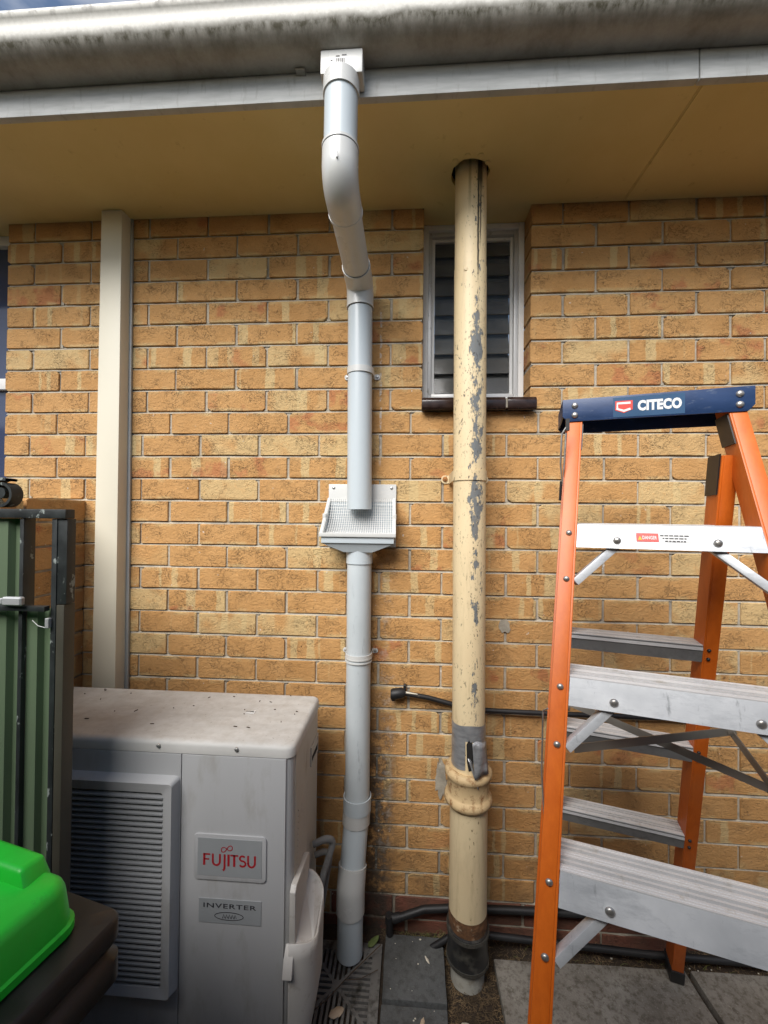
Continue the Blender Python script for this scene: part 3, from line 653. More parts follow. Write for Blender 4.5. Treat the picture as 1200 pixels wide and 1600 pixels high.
# ------------------------------------------------------------------ upper downpipe: gutter outlet to rainhead
dp = root('upper_downpipe', (.886, -.06, 1.53), 'white plastic downpipe bending from the gutter back to the wall above the rainhead', 'downpipe')
DR = .0445
A0 = (.8835, -.468, 2.676); A1 = (.882, -.468, 2.402); A2 = (.887, -.062, 2.352); A3 = (.893, -.062, 1.540)
bx = MB().box(.831, .942, -.4905, -.4372, 2.674, 2.7365).build('outlet_box', 'pvc_cream', dp, bevel=.003)
vs, fs = [], []
bar_m = MB()
for i, wdt in enumerate((.0016, .0009, .0022, .0009, .0016, .0012, .0022, .0009, .0016)):
    xx = .872+i*.0027; bar_m.box(xx, xx+wdt, -.4912, -.4907, 2.700, 2.712)
for i, (a_, b_, zz) in enumerate(((.888, .900, 2.719), (.872, .882, 2.717), (.858, .863, 2.706))): bar_m.box(a_, b_, -.4912, -.4907, zz, zz+.0025)
bar_m.build('printed_barcode', 'black_ink', bx)
path_p = fillet([A0, A1, A2, A3], .062, 10)
# split the run into straights and bends with sockets
def sub(a, b, f): return tuple(a[i]+(b[i]-a[i])*f for i in range(3))
MB().tube([(.8835, -.468, 2.674), (.8833, -.468, 2.632)], .0485, 32).build('outlet_collar', 'pvc_cream', dp, sharp=35)
MB().tube([sub(A0, A1, .10), sub(A0, A1, .75)], DR, 32).build('pipe', 'pvc', dp, sharp=35)
ext1 = [sub(A0, A1, .67)]+fillet([sub(A0, A1, .68), A1, sub(A1, A2, .235)], .060, 14)
MB().tube(ext1, [.0485]*len(ext1), 32).build('elbow', 'pvc_cream', dp, sharp=35)
MB().tube([sub(A0, A1, .66), sub(A0, A1, .685)], .0497, 32).build('socket_rim', 'pvc_cream', dp, sharp=35)
MB().tube([sub(A1, A2, .22), sub(A1, A2, .24)], .0497, 32).build('socket_rim', 'pvc_cream', dp, sharp=35)
MB().tube([sub(A1, A2, .22), sub(A1, A2, .80)], DR, 32).build('pipe', 'pvc_cream', dp, sharp=35)
ext2 = [sub(A1, A2, .74)]+fillet([sub(A1, A2, .76), A2, sub(A2, A3, .095)], .040, 12)
MB().tube(ext2, [.0485]*len(ext2), 32).build('elbow', 'pvc_cream', dp, sharp=35)
MB().tube([sub(A2, A3, .092), sub(A2, A3, .099)], .0497, 32).build('socket_rim', 'pvc_cream', dp, sharp=35)
MB().shell([sub(A2, A3, .09), A3], DR, DR-.003, 32).build('pipe', 'pvc', dp, sharp=35)
M['joint'] = pm('pipe_joint_shade', (.10, .105, .11), .8, var=.2)  # dark bands paint in the shade of the narrow socket gaps
for a_, b_, f_ in ((A0, A1, .154), (A0, A1, .688), (A1, A2, .243), (A1, A2, .735), (A2, A3, .1005)):
    MB().tube([sub(a_, b_, f_), sub(a_, b_, f_+.0012*(1 if a_ is A2 else 3.2))], .0458 if f_ != .688 else .0491, 32).build('joint_shade_line', 'joint', dp, sharp=35)
def pipe_clip(root_, cx, cy, cz, r, mat, sc='steel', ear=.067, screws=True, h=.02):
    m = MB(); n = 24; pts = [(r*cos(a), r*sin(a)) for a in [radians(180+180*i/n) for i in range(n+1)]]
    prof = [(cx+x, cy+y) for x, y in pts]; prof = [(cx-r, -.0012)]+prof+[(cx+r, -.0012)]
    outer = [(cx-r-.003, -.0012)]+[(cx+(r+.003)*cos(a), cy+(r+.003)*sin(a)) for a in [radians(180+180*i/n) for i in range(n+1)]]+[(cx+r+.003, -.0012)]
    k = len(prof); vs = [(x, y, cz-h/2) for x, y in prof]+[(x, y, cz-h/2) for x, y in outer]+[(x, y, cz+h/2) for x, y in prof]+[(x, y, cz+h/2) for x, y in outer]
    fs = []
    for i in range(k-1): fs += [(k+i, k+i+1, 3*k+i+1, 3*k+i), (i, i+1, 2*k+i+1, 2*k+i), (i, i+1, k+i+1, k+i), (2*k+i, 2*k+i+1, 3*k+i+1, 3*k+i)]
    m.add(vs, fs, True); o = m.build('bracket_strap', mat, root_, sharp=40)
    for sgn in (-1, 1):
        MB().prism(rrect(min(sgn*(r-.004), sgn*ear), max(sgn*(r-.004), sgn*ear), -h*.45, h*.45, h*.4), lambda x, z: (cx+x, -.001, cz+z), lambda x, z: (cx+x, -.006, cz+z)).build('bracket_ear', mat, root_)
        if screws: MB().lathe((cx+sgn*(ear-.010), -.006, cz), [(.0055, 0), (.005, -.003), (.002, -.0042)], 12, 'y').build('screw', sc, root_)
    return o
pipe_clip(dp, .891, -.062, 2.040, .0455, 'pvc_cream', h=.022)
# raised mark on the elbow
MB().box(.8805, .8845, -.5195, -.512, 2.428, 2.446).build('moulded_mark', 'pvc_cream', dp)

# ------------------------------------------------------------------ rainhead with leaf screen
rh = root('rainhead', (.892, -.02, 1.39), 'white plastic rainhead with sloping leaf screen under the upper downpipe', 'rainhead')
CX = .8945
bp = MB().box(CX-.125, CX+.130, -.012, -.002, 1.40, 1.635).build('back_plate', 'pvc_cream', rh, bevel=.002)
for xx in (CX-.106, CX+.112): MB().lathe((xx, -.0122, 1.621), [(.0062, 0), (.005, -.002), (.002, -.003)], 14, 'y').build('screw', 'steel', rh)
FB = (-.125, 1.452); BK = (-.013, 1.580)
hwf, hwb = .134, .128
fr = MB()
for sgn in (-1, 1):
    x0, x1 = CX+sgn*hwb, CX+sgn*hwf; w = sgn*.010
    fr.hexa([(x1-w, FB[0], FB[1]-.007), (x1, FB[0], FB[1]-.007), (x0, BK[0], BK[1]-.007), (x0-w, BK[0], BK[1]-.007)], [(x1-w, FB[0], FB[1]+.004), (x1, FB[0], FB[1]+.004), (x0, BK[0], BK[1]+.004), (x0-w, BK[0], BK[1]+.004)])
fr.box(CX-hwf, CX+hwf, FB[0]-.008, FB[0]-.0005, FB[1]-.009, FB[1]+.005)
fr.build('screen_frame', 'pvc_cream', rh, bevel=.0015)
for sgn in (-1, 1):
    MB().box(CX+sgn*.127-.006, CX+sgn*.127+.006, -.080, -.066, 1.500, 1.524).build('screen_clip', 'pvc_cream', rh, bevel=.002)
sc = MB(); NW, NH = 30, 20
def tray(f):
    y = FB[0]+f*(BK[0]-FB[0]); return y, FB[1]+f*(BK[1]-FB[1])-.034*sin(pi*min(1, f*1.05))**.8, hwf+f*(hwb-hwf)-.011
for i in range(NW+1):
    u_ = -1+2*i/NW; pts_ = []
    for k_ in range(9): y, z, hw = tray(k_/8); pts_.append((CX+u_*hw, y, z))
    sc.tube(pts_, .0011, 4, smooth=False)
for i in range(1, NH):
    y, z, hw = tray(i/NH); sc.bar((CX-hw, y, z-.0006), (CX+hw, y, z-.0006), .0018, .0016)
for sgn in (-1, 1):
    ck = MB(); up_ = []; lo_ = []
    for k_ in range(11):
        f = k_/10; y, z, hw = tray(f); zl = FB[1]+f*(BK[1]-FB[1]); up_.append((CX+sgn*(hw+.001), y, zl+.001)); lo_.append((CX+sgn*(hw+.001), y, z-.004))
    n_ = 11; ck.add(up_+lo_, [(k_, k_+1, n_+k_+1, n_+k_) for k_ in range(n_-1)]); co = ck.build('side_cheek', 'pvc_cream', rh); md = co.modifiers.new('t', 'SOLIDIFY'); md.thickness = .002
sc.build('leaf_screen', 'mesh', rh)
# hopper body: rim band then tapering funnel, open inside
def ringq(hw, y0, y1, z0, z1): return [(CX-hw, y0, z0), (CX+hw, y0, z0), (CX+hw, y1, z1), (CX-hw, y1, z1)]
levels = [ringq(.128, -.122, -.0125, 1.443, 1.568), ringq(.124, -.119, -.0125, 1.418, 1.43), ringq(.050, -.104, -.0125, 1.388, 1.388)]
hp = MB(); vs = [q for L in levels for q in L]; fs = []
for i in range(2): fs += [(i*4+j, i*4+(j+1) % 4, i*4+4+(j+1) % 4, i*4+4+j) for j in range(4)]
hp.add(vs, fs)
hop = hp.build('hopper', 'pvc', rh); md = hop.modifiers.new('t', 'SOLIDIFY'); md.thickness = .003; md.offset = -1
MB().box(CX-.127, CX+.127, -.1255, -.1225, 1.421, 1.441).build('hopper_lip', 'pvc', rh, bevel=.001)
MB().shell([(CX, -.058, 1.40), (CX, -.058, 1.345)], .0478, .0455, 32).build('outlet_spigot', 'pvc', rh, sharp=35)

# ------------------------------------------------------------------ lower downpipe
ld = root('lower_downpipe', (.896, -.058, .02), 'scuffed grey plastic downpipe running from the rainhead down to the drain grate', 'downpipe')
B0 = (.8945, -.058, 1.36); B1 = (.8965, -.058, .50); B2 = (.8935, -.058, .415); B3 = (.884, -.112, .225); B4 = (.8835, -.120, .006)
MB().tube([B0, B1], .0442, 32).build('pipe', 'pvc_scuff', ld, sharp=35)
pipe_clip(ld, .8955, -.058, 1.012, .0452, 'pvc_cream', h=.018, ear=.066)
for dz in (-.006, .006): MB().tube([(.8955, -.058, 1.000+dz-.002), (.8955, -.058, 1.000+dz+.002)], .0492, 32).build('strap_rib', 'pvc_cream', ld, sharp=35)
MB().shell([(B1[0], B1[1], .508), (B1[0], B1[1], .458)], .0505, .0465, 32).build('coupling', 'pvc', ld, sharp=35)
MB().tube([(B1[0]-.001, B1[1], .462), (B2[0], B2[1], .430), sub(B2, B3, .02)], .0495, 32).build('bend', 'pvc_cream', ld, sharp=35)
MB().tube([B2, sub(B2, B3, .75)], .0445, 32).build('pipe', 'pvc', ld, sharp=35)
eb = fillet([sub(B2, B3, .66), B3, sub(B3, B4, .36)], .09, 8)
MB().tube(eb, .0492, 32).build('elbow', 'pvc_cream', ld, sharp=35)
MB().shell([sub(B3, B4, .3), B4], .0445, .0415, 32).build('pipe', 'pvc', ld, sharp=35)

# ------------------------------------------------------------------ old vent pipe
vp = root('vent_pipe', (1.2805, -.132, 0), 'old cream vent pipe with flaking paint rising through the eaves', 'vent pipe')
def vx(z): return 1.2845-.0045*z
MB().tube([(vx(z), -.132-.006*max(0, z-2.2), z) for z in (.66, 1.1, 1.6, 2.0, 2.2, 2.36)], .0545, 40, cap=False).build('pipe', 'oldpipe', vp, sharp=35)
MB().tube([(vx(2.355), -.1325, 2.355), (vx(2.362), -.1325, 2.362), (vx(2.72), -.136, 2.74)], [.0545, .0530, .0530], 40).build('upper_pipe', 'oldpipe', vp, sharp=35)
MB().lathe((vx(2.3)-.020, -.1835, 2.335), [(.008, 0), (.0075, -.0012), (.004, -.0018)], 14, 'y').build('moulded_boss', 'oldpipe', vp)
c0 = (vx(.6), -.132, 0)
MB().lathe(c0, [(.054, .675), (.066, .679), (.074, .676), (.0785, .668), (.0785, .658), (.074, .650), (.0705, .645), (.0695, .598), (.072, .592), (.0775, .586), (.0795, .576), (.0775, .566), (.070, .560), (.0635, .553), (.060, .545)], 44).build('hub', 'oldhub', vp, sharp=60)
MB().tube([(vx(.2), -.132, z) for z in (.56, .4, .198)], [.0625, .0625, .0628], 40, cap=False).build('lower_pipe', 'oldpipe_low', vp, sharp=35)
MB().tube([(vx(.2), -.132, z) for z in (.205, .185, .165, .14)], [.0627, .0638, .0636, .062], 40).build('rusted_end', 'rust', vp, sharp=50)
MB().lathe((vx(.1), -.132, 0), [(.060, .156), (.0685, .152), (.0690, .138), (.0668, .133), (.0668, .058), (.0690, .053), (.0690, .040), (.066, .036), (.058, .034)], 44).build('rubber_coupling', 'rubber', vp, sharp=50)
for zz in (.143, .047): MB().tube([(vx(.1), -.132, zz-.006), (vx(.1), -.132, zz+.006)], .0706, 40).build('clamp_band', 'dirty_steel', vp, sharp=35)
MB().tube([(vx(.05), -.132, .045), (vx(.05), -.132, -.10)], .0555, 36).build('stub', 'stub', vp, sharp=35)
cl = pipe_clip(vp, vx(1.66), -.132, 1.655, .0550, 'oldpipe', ear=.086, screws=False, h=.034)
for sgn in (-1, 1): MB().lathe((vx(1.66)+sgn*.072, -.006, 1.656), [(.010, 0), (.0095, -.004), (.004, -.007)], 10, 'y').build('screw', 'brassrust', vp)
# torn silver tape: wrap with a torn opening and two loose flaps
tp = MB(); n = 40; rr = random.Random(9)
cx, cy = vx(.75), -.132
def tap(a, z, r): return (cx+r*cos(a), cy+r*sin(a), z)
rows = [.834, .822, .805, .785, .765, .745, .725, .705, .690]
gr = []
for i, z in enumerate(rows):
    row = []
    for j in range(n):
        a = 2*pi*j/n; r = .0556+.0007*sin(a*5+z*90)+rr.uniform(0, .0006); row.append(tap(a, z+(0.003*sin(a*3) if i in (0, len(rows)-1) else 0), r))
    gr.append(row)
vs = [q for row in gr for q in row]; fs = []
for i in range(len(rows)-1):
    for j in range(n):
        a = (2*pi*(j+.5)/n)
        deg = math.degrees(a)
        if 250 < deg < 285 and i >= 3: continue            # torn away
        fs.append((i*n+j, i*n+(j+1) % n, (i+1)*n+(j+1) % n, (i+1)*n+j))
tp.add(vs, fs, True)
tape = tp.build('tape', 'tape', vp, sharp=60); tape['label'] = 'torn silver cloth tape wrap'
MB().prism([(cx-.014, .775), (cx-.004, .797), (cx+.006, .780), (cx+.010, .735), (cx+.006, .694), (cx-.006, .690), (cx-.012, .72)], lambda x, z: (x, cy-.0515, z), lambda x, z: (x, cy-.0556, z)).build('tape_gap_shade', 'dark', vp)  # dark plate stands in for shade in the gap behind the tape
fl = MB(); NA, NB = 7, 6
vs = []
for i in range(NB+1):
    for j in range(NA+1):
        u = j/NA; v_ = i/NB; a = radians(322+28*0); 
        bx_ = cx+.0555*cos(radians(328))+(.004-.048*(1-u)); by = cy-.046-.028*(1-u)**.7-.010*v_+.004*sin(u*7+v_*3); bz = .790-.098*v_-.012*(1-u)*v_+.004*sin(u*5)
        vs.append((bx_+.006*v_, by, bz))
fs = [(i*(NA+1)+j, i*(NA+1)+j+1, (i+1)*(NA+1)+j+1, (i+1)*(NA+1)+j) for i in range(NB) for j in range(NA)]
fo_ = fl.add(vs, fs, True).build('tape_flap', 'tape', vp, sharp=60); md = fo_.modifiers.new('t', 'SOLIDIFY'); md.thickness = .0012
fl = MB(); vs = []
for i in range(7):
    v_ = i/6
    for u in (0, 1): vs.append((cx-.010+.030*v_+.013*u*(1-.6*v_), cy-.0575-.018*v_+.003*u, .735-.085*v_-.008*u))
fo_ = fl.add(vs, [(2*i, 2*i+1, 2*i+3, 2*i+2) for i in range(6)], True).build('tape_flap', 'tape', vp, sharp=60); md = fo_.modifiers.new('t', 'SOLIDIFY'); md.thickness = .0012

# ------------------------------------------------------------------ black poly pipe on the wall and irrigation line on the soil
pp = root('capped_poly_pipe', (1.3, -.025, .81), 'thin black pipe with a capped end clipped across the wall behind the vent pipe', 'pipe')
MB().tube(fillet([(1.055, -.024, .866), (1.15, -.022, .852), (1.26, -.022, .826), (1.36, -.022, .814), (1.60, -.022, .812), (3.6, -.022, .818)], .3, 5), .0088, 14).build('pipe', 'poly', pp)
MB().tube([(1.012, -.028, .862), (1.02, -.028, .862), (1.052, -.026, .867), (1.063, -.025, .866)], [.016, .020, .019, .014], 12).build('end_cap', 'poly', pp, sharp=50)
MB().tube([(1.025, -.028, .866), (1.021, -.030, .840)], [.012, .007], 10).build('cap_lug', 'poly', pp)
MB().box(1.058, 1.068, -.018, -.0015, .862, .893, .002).build('pipe_clip', 'blk', pp)
MB().tube([(1.068, -.033, .872), (1.110, -.030, .866)], [.004, .002], 6).build('worn_patch', 'chip', pp)
ip = root('irrigation_pipe', (1.4, -.045, .08), 'fat black poly pipe lying along the foot of the wall behind the vent pipe', 'pipe')
MB().tube(fillet([(1.018, -.048, .008), (1.017, -.048, .066), (1.06, -.047, .072), (1.14, -.040, .098), (1.24, -.036, .106), (1.45, -.034, .112), (1.9, -.032, .120), (2.8, -.032, .122)], .018, 5), .0125, 16).build('pipe', 'poly', ip)
MB().tube([(1.016, -.048, .048), (1.017, -.048, .076)], .0152, 14).build('elbow_socket', 'poly', ip, sharp=40); MB().tube([(1.030, -.048, .064), (1.056, -.047, .072)], .0152, 14).build('elbow_socket', 'poly', ip, sharp=40)
i2 = MB().tube(fillet([(1.08, -.072, -.06), (1.19, -.072, .01), (1.26, -.070, .058), (1.5, -.068, .045), (1.9, -.07, .03), (2.8, -.07, .022)], .1, 5), .0105, 14).build('poly_pipe', 'poly')
tag(i2, 'lower thinner black poly pipe half buried in the soil in front of the fat one', 'pipe')

# ------------------------------------------------------------------ drain grate
GX0, GX1, GY0, GY1 = .715, .994, -.350, -.072; GC = ((GX0+GX1)/2+.0, (GY0+GY1)/2)
gt = root('drain_grate', (GC[0], GC[1], -.02), 'square grey plastic drain grate under the downpipe outlet', 'drain grate')
m = MB(); bw = .032; zt, zb = -.004, -.022
for a in ((GX0, GX1, GY0, GY0+bw), (GX0, GX1, GY1-bw, GY1), (GX0, GX0+bw, GY0+bw, GY1-bw), (GX1-bw, GX1, GY0+bw, GY1-bw)): m.box(*a, zb, zt)
m.build('rim', 'grate', gt, bevel=.0015)
hs = (GX1-GX0)/2-bw
for q in range(4):
    ang = q*pi/2
    def rot(x, y): return (GC[0]+x*cos(ang)-y*sin(ang), GC[1]+x*sin(ang)+y*cos(ang))
    a = rot(.012, .012); b = rot(hs+.002, hs+.002); MB().bar((*a, -.0125), (*b, -.0125), .010, .0165).build('diagonal_rib', 'grate', gt)
    k = -6
    while k <= 6:
        y = k*.0165; x0 = abs(y)+.004
        if x0 < hs: MB().bar((*rot(x0, y), -.013), (*rot(hs+.002, y), -.013), .0085, .0155).build('bar', 'grate', gt)
        k += 1
MB().box(GC[0]-.016, GC[0]+.016, GC[1]-.016, GC[1]+.016, -.021, -.0045).build('boss', 'grate', gt)
MB().box(GX0+.01, GX1-.01, GY0+.01, GY1-.01, -.032, -.0305).build('pit_floor', 'dark', gt)

# ------------------------------------------------------------------ air conditioner outdoor unit
ac = root('air_conditioner', (.31, -.275, 0), 'beige split system outdoor unit standing against the wall at the left', 'air conditioner')
AX0, AX1, AY0, AY1, AZ0, AZ1 = -.155, .770, -.440, -.118, .06, .888
m = MB().prism(rrect(AX0+.004, AX1-.004, AY0+.004, AY1-.004, .022, 6), lambda x, y: (x, y, AZ0), lambda x, y: (x, y, AZ1-.028)); m.build('body', 'unit', ac, bevel=.0)
# top lid with soft rolled edge
m = MB(); levels = [(0, -.033), (0, -.012), (.003, -.005), (.009, -.0012), (.018, 0)]
vs = []; fs = []
for ins, dz in levels:
    for x, y in rrect(AX0+ins, AX1-ins, AY0+ins, AY1-ins, max(.026-ins, .008), 6): vs.append((x, y, AZ1+dz))
k = len(vs)//len(levels)
for i in range(len(levels)-1): fs += [(i*k+j, i*k+(j+1) % k, (i+1)*k+(j+1) % k, (i+1)*k+j) for j in range(k)]
fs.append(tuple((len(levels)-1)*k+j for j in range(k))); m.add(vs, fs, True); top = m.build('top_panel', 'unit_top', ac, sharp=50)
for xx in (.388, .610): MB().lathe((xx, AY0-.0005, .874), [(.0058, 0), (.0055, -.003), (.003, -.0048)], 12, 'y').build('screw', 'steel', ac)
# front panels each side of the seam, standing a little proud
MB().box(AX0+.025, .4535, AY0-.0015, AY0+.01, AZ0+.03, .853).build('front_panel', 'unit', ac, bevel=.001)
MB().box(.4565, AX1-.022, AY0-.0015, AY0+.01, AZ0+.03, .853).build('front_panel', 'unit', ac, bevel=.001)
# fan grille: deep frame and fine horizontal louvres over darkness
GXa, GXb, GZa, GZb = -.10, .452, .205, .795
fr = MB(); o0, i0 = rrect(GXa, GXb, GZa, GZb, .012, 4), rrect(GXa+.034, GXb-.034, GZa+.034, GZb-.034, .008, 4); o1 = rrect(GXa+.008, GXb-.008, GZa+.008, GZb-.008, .010, 4)
k = len(o0); yb, yf = AY0-.0005, AY0-.030
vs = [(x, yb, z) for x, z in o0]+[(x, yf, z) for x, z in o1]+[(x, yf+.004, z) for x, z in i0]+[(x, yb-.002, z) for x, z in i0]; fs = []
for i in range(3): fs += [(i*k+j, i*k+(j+1) % k, (i+1)*k+(j+1) % k, (i+1)*k+j) for j in range(k)]
fr.add(vs, fs); grl = fr.build('grille_frame', 'unit', ac)
MB().box(GXa+.02, GXb-.02, yb-.004, yb-.0012, GZa+.02, GZb-.02).build('grille_void', 'dark', grl)
z = GZa+.046
while z < GZb-.040:
    MB().hexa([(GXa+.034, yf+.002, z-.0005), (GXb-.034, yf+.002, z-.0005), (GXb-.034, yf+.020, z+.006), (GXa+.034, yf+.020, z+.006)], [(GXa+.034, yf+.002, z+.0035), (GXb-.034, yf+.002, z+.0035), (GXb-.034, yf+.020, z+.0085), (GXa+.034, yf+.020, z+.0085)]).build('louvre_bar', 'grille', grl)
    z += .0150
# badges
yb = AY0-.0015
bd = MB(); bd.prism(rrect(.495, .698, .519, .643, .012), lambda x, z: (x, yb, z), lambda x, z: (x, yb-.004, z)); bdo = bd.build('badge_surround', 'unit', ac, bevel=.0015)
MB().box(.507, .686, yb-.0048, yb-.0042, .532, .633).build('badge_plate', 'badge', bdo)
def put_text(mb, s, cx, cz, width, height, y, bold=0.0, space=1.0):
    vs, fs = text_polys(s, 1.0, bold, 1.0, space); xs = [q[0] for q in vs]; zs = [q[1] for q in vs]; w = max(xs)-min(xs); h = max(zs)-min(zs); mx = (max(xs)+min(xs))/2; mz = (max(zs)+min(zs))/2
    return mb.add([(cx+(q[0]-mx)/w*width, y, cz+(q[1]-mz)/h*height) for q in vs], fs)
ytx = yb-.0052; lt = MB(); sw = .0062
H0, H1 = .560, .592
def st(pts, w=sw):
    vs, fs = ribbon(pts, w); lt.add([(x, ytx, z) for x, z in vs], fs)
def arc(cx, cz, rx, rz, a0, a1, n=12): return [(cx+rx*cos(radians(a0+(a1-a0)*i/n)), cz+rz*sin(radians(a0+(a1-a0)*i/n))) for i in range(n+1)]
X = .523
st([(X+.003, H0), (X+.003, H1)]); st([(X+.003, H1-.0022), (X+.020, H1-.0022)], .0044); st([(X+.003, .5765), (X+.017, .5765)], .0044); X += .024       # F
st([(X+.003, H1), (X+.003, H0+.011)]+arc(X+.013, H0+.012, .010, .0105, 180, 360)+[(X+.023, H0+.012), (X+.023, H1)], .0054); X += .031           # U
st([(X+.005, H1), (X+.005, H0-.004)]+arc(X-.005, H0-.004, .010, .0095, 0, -55, 5), .0054); XJ = X+.005; X += .013                               # J with a tail
st([(X+.003, H0), (X+.003, H1)]); X += .009                                                                                                # I
st([(X+.010, H0), (X+.010, H1)]); st([(X-.001, H1-.0022), (X+.021, H1-.0022)], .0044); X += .0245                                             # T
st(arc(X+.0085, H1-.0088, .0075, .0066, 35, 270, 12)+arc(X+.0085, H0+.0092, .0085, .0072, 90, -150, 14), .0050); X += .021                       # S
st([(X+.003, H1), (X+.003, H0+.011)]+arc(X+.0125, H0+.012, .0095, .0105, 180, 360)+[(X+.022, H0+.012), (X+.022, H1)], .0054)                   # U
inf = [(XJ+.006+.0155*cos(a)/(1+sin(a)**2)*1.0, .6065+.0135*sin(a)*cos(a)*1.35/(1+sin(a)**2)+.0032*cos(a)) for a in [2*pi*i/40 for i in range(40)]]
vs, fs = ribbon(inf, .0024, True); lt.add([(x, ytx, z) for x, z in vs], fs)
lt.build('lettering', 'red_ink', bdo)
st2 = MB().box(.511, .685, yb-.0016, yb-.0006, .402, .467).build('sticker', 'badge', ac)
l2 = MB(); put_text(l2, 'INVERTER', .598, .449, .148, .0125, yb-.002, .012, 1.12); 
el = [(.596+.040*cos(2*pi*i/36), .422+.0105*sin(2*pi*i/36)) for i in range(36)]; vs, fs = ribbon(el, .0020, True); l2.add([(x, yb-.002, z) for x, z in vs], fs)
for i in range(5):
    vs, fs = ribbon([(.578+i*.008, .4155), (.5815+i*.008, .427), (.5845+i*.008, .4175)], .0019); l2.add([(x, yb-.002, z) for x, z in vs], fs)
l2.build('lettering', 'black_ink', st2)
# right side: panel seam, louvre ribs, recessed hand grip
xs_ = AX1-.004
MB().box(xs_-.01, xs_+.0016, -.412, -.145, .10, .852).build('side_panel', 'unit_side', ac, bevel=.001)
for i in range(14): MB().hexa([(xs_, -.385, .455+i*.017), (xs_+.004, -.385, .455+i*.017), (xs_+.004, -.285, .475+i*.017), (xs_, -.285, .475+i*.017)], [(xs_, -.385, .460+i*.017), (xs_+.0018, -.385, .462+i*.017), (xs_+.0018, -.285, .482+i*.017), (xs_, -.285, .480+i*.017)]).build('side_louvre', 'unit_side', ac)
gr_ = frame(MB(), -.245, -.150, .715, .775, .006, 0, .004); gm2 = MB(); gm2.v = [(xs_+.0016+y, x, z) for x, y, z in gr_.v]; gm2.f = gr_.f; gm2.sm = gr_.sm; gm2.build('grip_rim', 'unit_side', ac)
MB().box(xs_+.0017, xs_+.0022, -.239, -.156, .721, .745).build('grip_recess', 'dark', ac); MB().hexa([(xs_+.0017, -.239, .746), (xs_+.006, -.239, .746), (xs_+.006, -.156, .746), (xs_+.0017, -.156, .746)], [(xs_+.0017, -.239, .769), (xs_+.0022, -.239, .769), (xs_+.0022, -.156, .769), (xs_+.0017, -.156, .769)]).build('grip_lip', 'unit_side', ac)
# valve cover: curved pocket with an open sloping top
vc = MB(); cxs = xs_+.0005
def vsec(z, out, y0, y1, n=8):
    r = out*.95; pts = [(cxs, y0)]
    pts += [(cxs+out-r+r*cos(a), y0+r*.8-r*.8*sin(a)) for a in [radians(90-90*i/n) for i in range(n+1)]]
    pts += [(cxs+out-r+r*cos(a), y1-r*.5+r*.5*sin(a)) for a in [radians(90*i/n) for i in range(n+1)]]; pts += [(cxs, y1)]
    return [(x, y, z) for x, y in pts]
secs = [vsec(.075, .032, -.455, -.345), vsec(.11, .052, -.458, -.322), vsec(.20, .066, -.460, -.305), vsec(.33, .068, -.460, -.303)]
k = len(secs[0])
# top rim rises towards the back wall of the pocket
rim = [(x, y, .375+.075*max(0, (y+.40)/.1)**1.3-.35*max(0, x-cxs-.03)) for x, y, z in secs[-1]]
vs = [q for s_ in secs for q in s_]+rim; fs = []
for i in range(len(secs)): fs += [(i*k+j, i*k+j+1, (i+1)*k+j+1, (i+1)*k+j) for j in range(k-1)]
fs.append(tuple(range(k))); vc.add(vs, fs, True); vco = vc.build('valve_cover', 'unit_cover', ac, sharp=50); md = vco.modifiers.new('t', 'SOLIDIFY'); md.thickness = .005; md.offset = -1
MB().prism([(-.455, .330), (-.300, .330), (-.300, .490), (-.312, .502), (-.443, .520), (-.455, .508)], lambda y, z: (cxs, y, z), lambda y, z: (cxs+.016, y, z)).build('cover_back', 'unit_cover', vco, bevel=.002)
fl_ = [(x-(.004 if x > cxs+.01 else 0), y, z-.008) for x, y, z in rim]
MB().add(fl_, [tuple(range(len(fl_)))]).build('pocket_floor', 'unit_cover', vco)
MB().prism([(-.512, .300), (-.500, .340), (-.478, .362), (-.466, .352), (-.474, .318), (-.490, .292)], lambda y, z: (cxs-.012, y+.035, z), lambda y, z: (cxs+.014, y+.035, z)).build('corner_hook', 'unit_cover', ac, bevel=.003)
for xx in (-.02, .62): MB().box(xx, xx+.06, -.46, -.10, -.005, AZ0-.001, .004).build('foot', 'blk', ac)
lag = root('pipe_lagging', (.83, -.21, .2), 'grey insulated refrigerant pipes looping out behind the valve cover', 'pipe')
MB().tube(fillet([(.775, -.225, .455), (.820, -.215, .470), (.838, -.20, .45), (.812, -.235, .37), (.788, -.27, .25), (.784, -.26, .0)], .022, 6), .0105, 14).build('lagged_pipe', 'foam', lag)
MB().tube(fillet([(.775, -.20, .40), (.812, -.19, .41), (.822, -.18, .38), (.796, -.22, .2), (.786, -.22, .0)], .022, 6), .0095, 14).build('lagged_pipe', 'foam', lag)
# sticker scrap on top of the unit
sx, sy = .577, -.262
o = MB().hexa([(sx-.014, sy-.006, AZ1+.0006), (sx+.014, sy-.009, AZ1+.0006), (sx+.015, sy+.006, AZ1+.0006), (sx-.013, sy+.008, AZ1+.0006)], [(sx-.014, sy-.006, AZ1+.001), (sx+.014, sy-.009, AZ1+.001), (sx+.015, sy+.006, AZ1+.0035), (sx-.013, sy+.008, AZ1+.001)]).build('sticker_scrap', 'white_ink')
tag(o, 'torn barcode sticker scrap lying on the air conditioner top', 'sticker')
WL[o.name] = Vector((0, 0, 0)); bm_ = MB()
for i in range(7): bm_.hexa([(sx-.012+i*.0036, sy-.005, AZ1+.0039), (sx-.0105+i*.0036, sy-.005, AZ1+.0039), (sx-.0105+i*.0036, sy+.003, AZ1+.0039), (sx-.012+i*.0036, sy+.003, AZ1+.0039)], [(sx-.012+i*.0036, sy-.005, AZ1+.0042), (sx-.0105+i*.0036, sy-.005, AZ1+.0042), (sx-.0105+i*.0036, sy+.003, AZ1+.0042), (sx-.012+i*.0036, sy+.003, AZ1+.0042)])
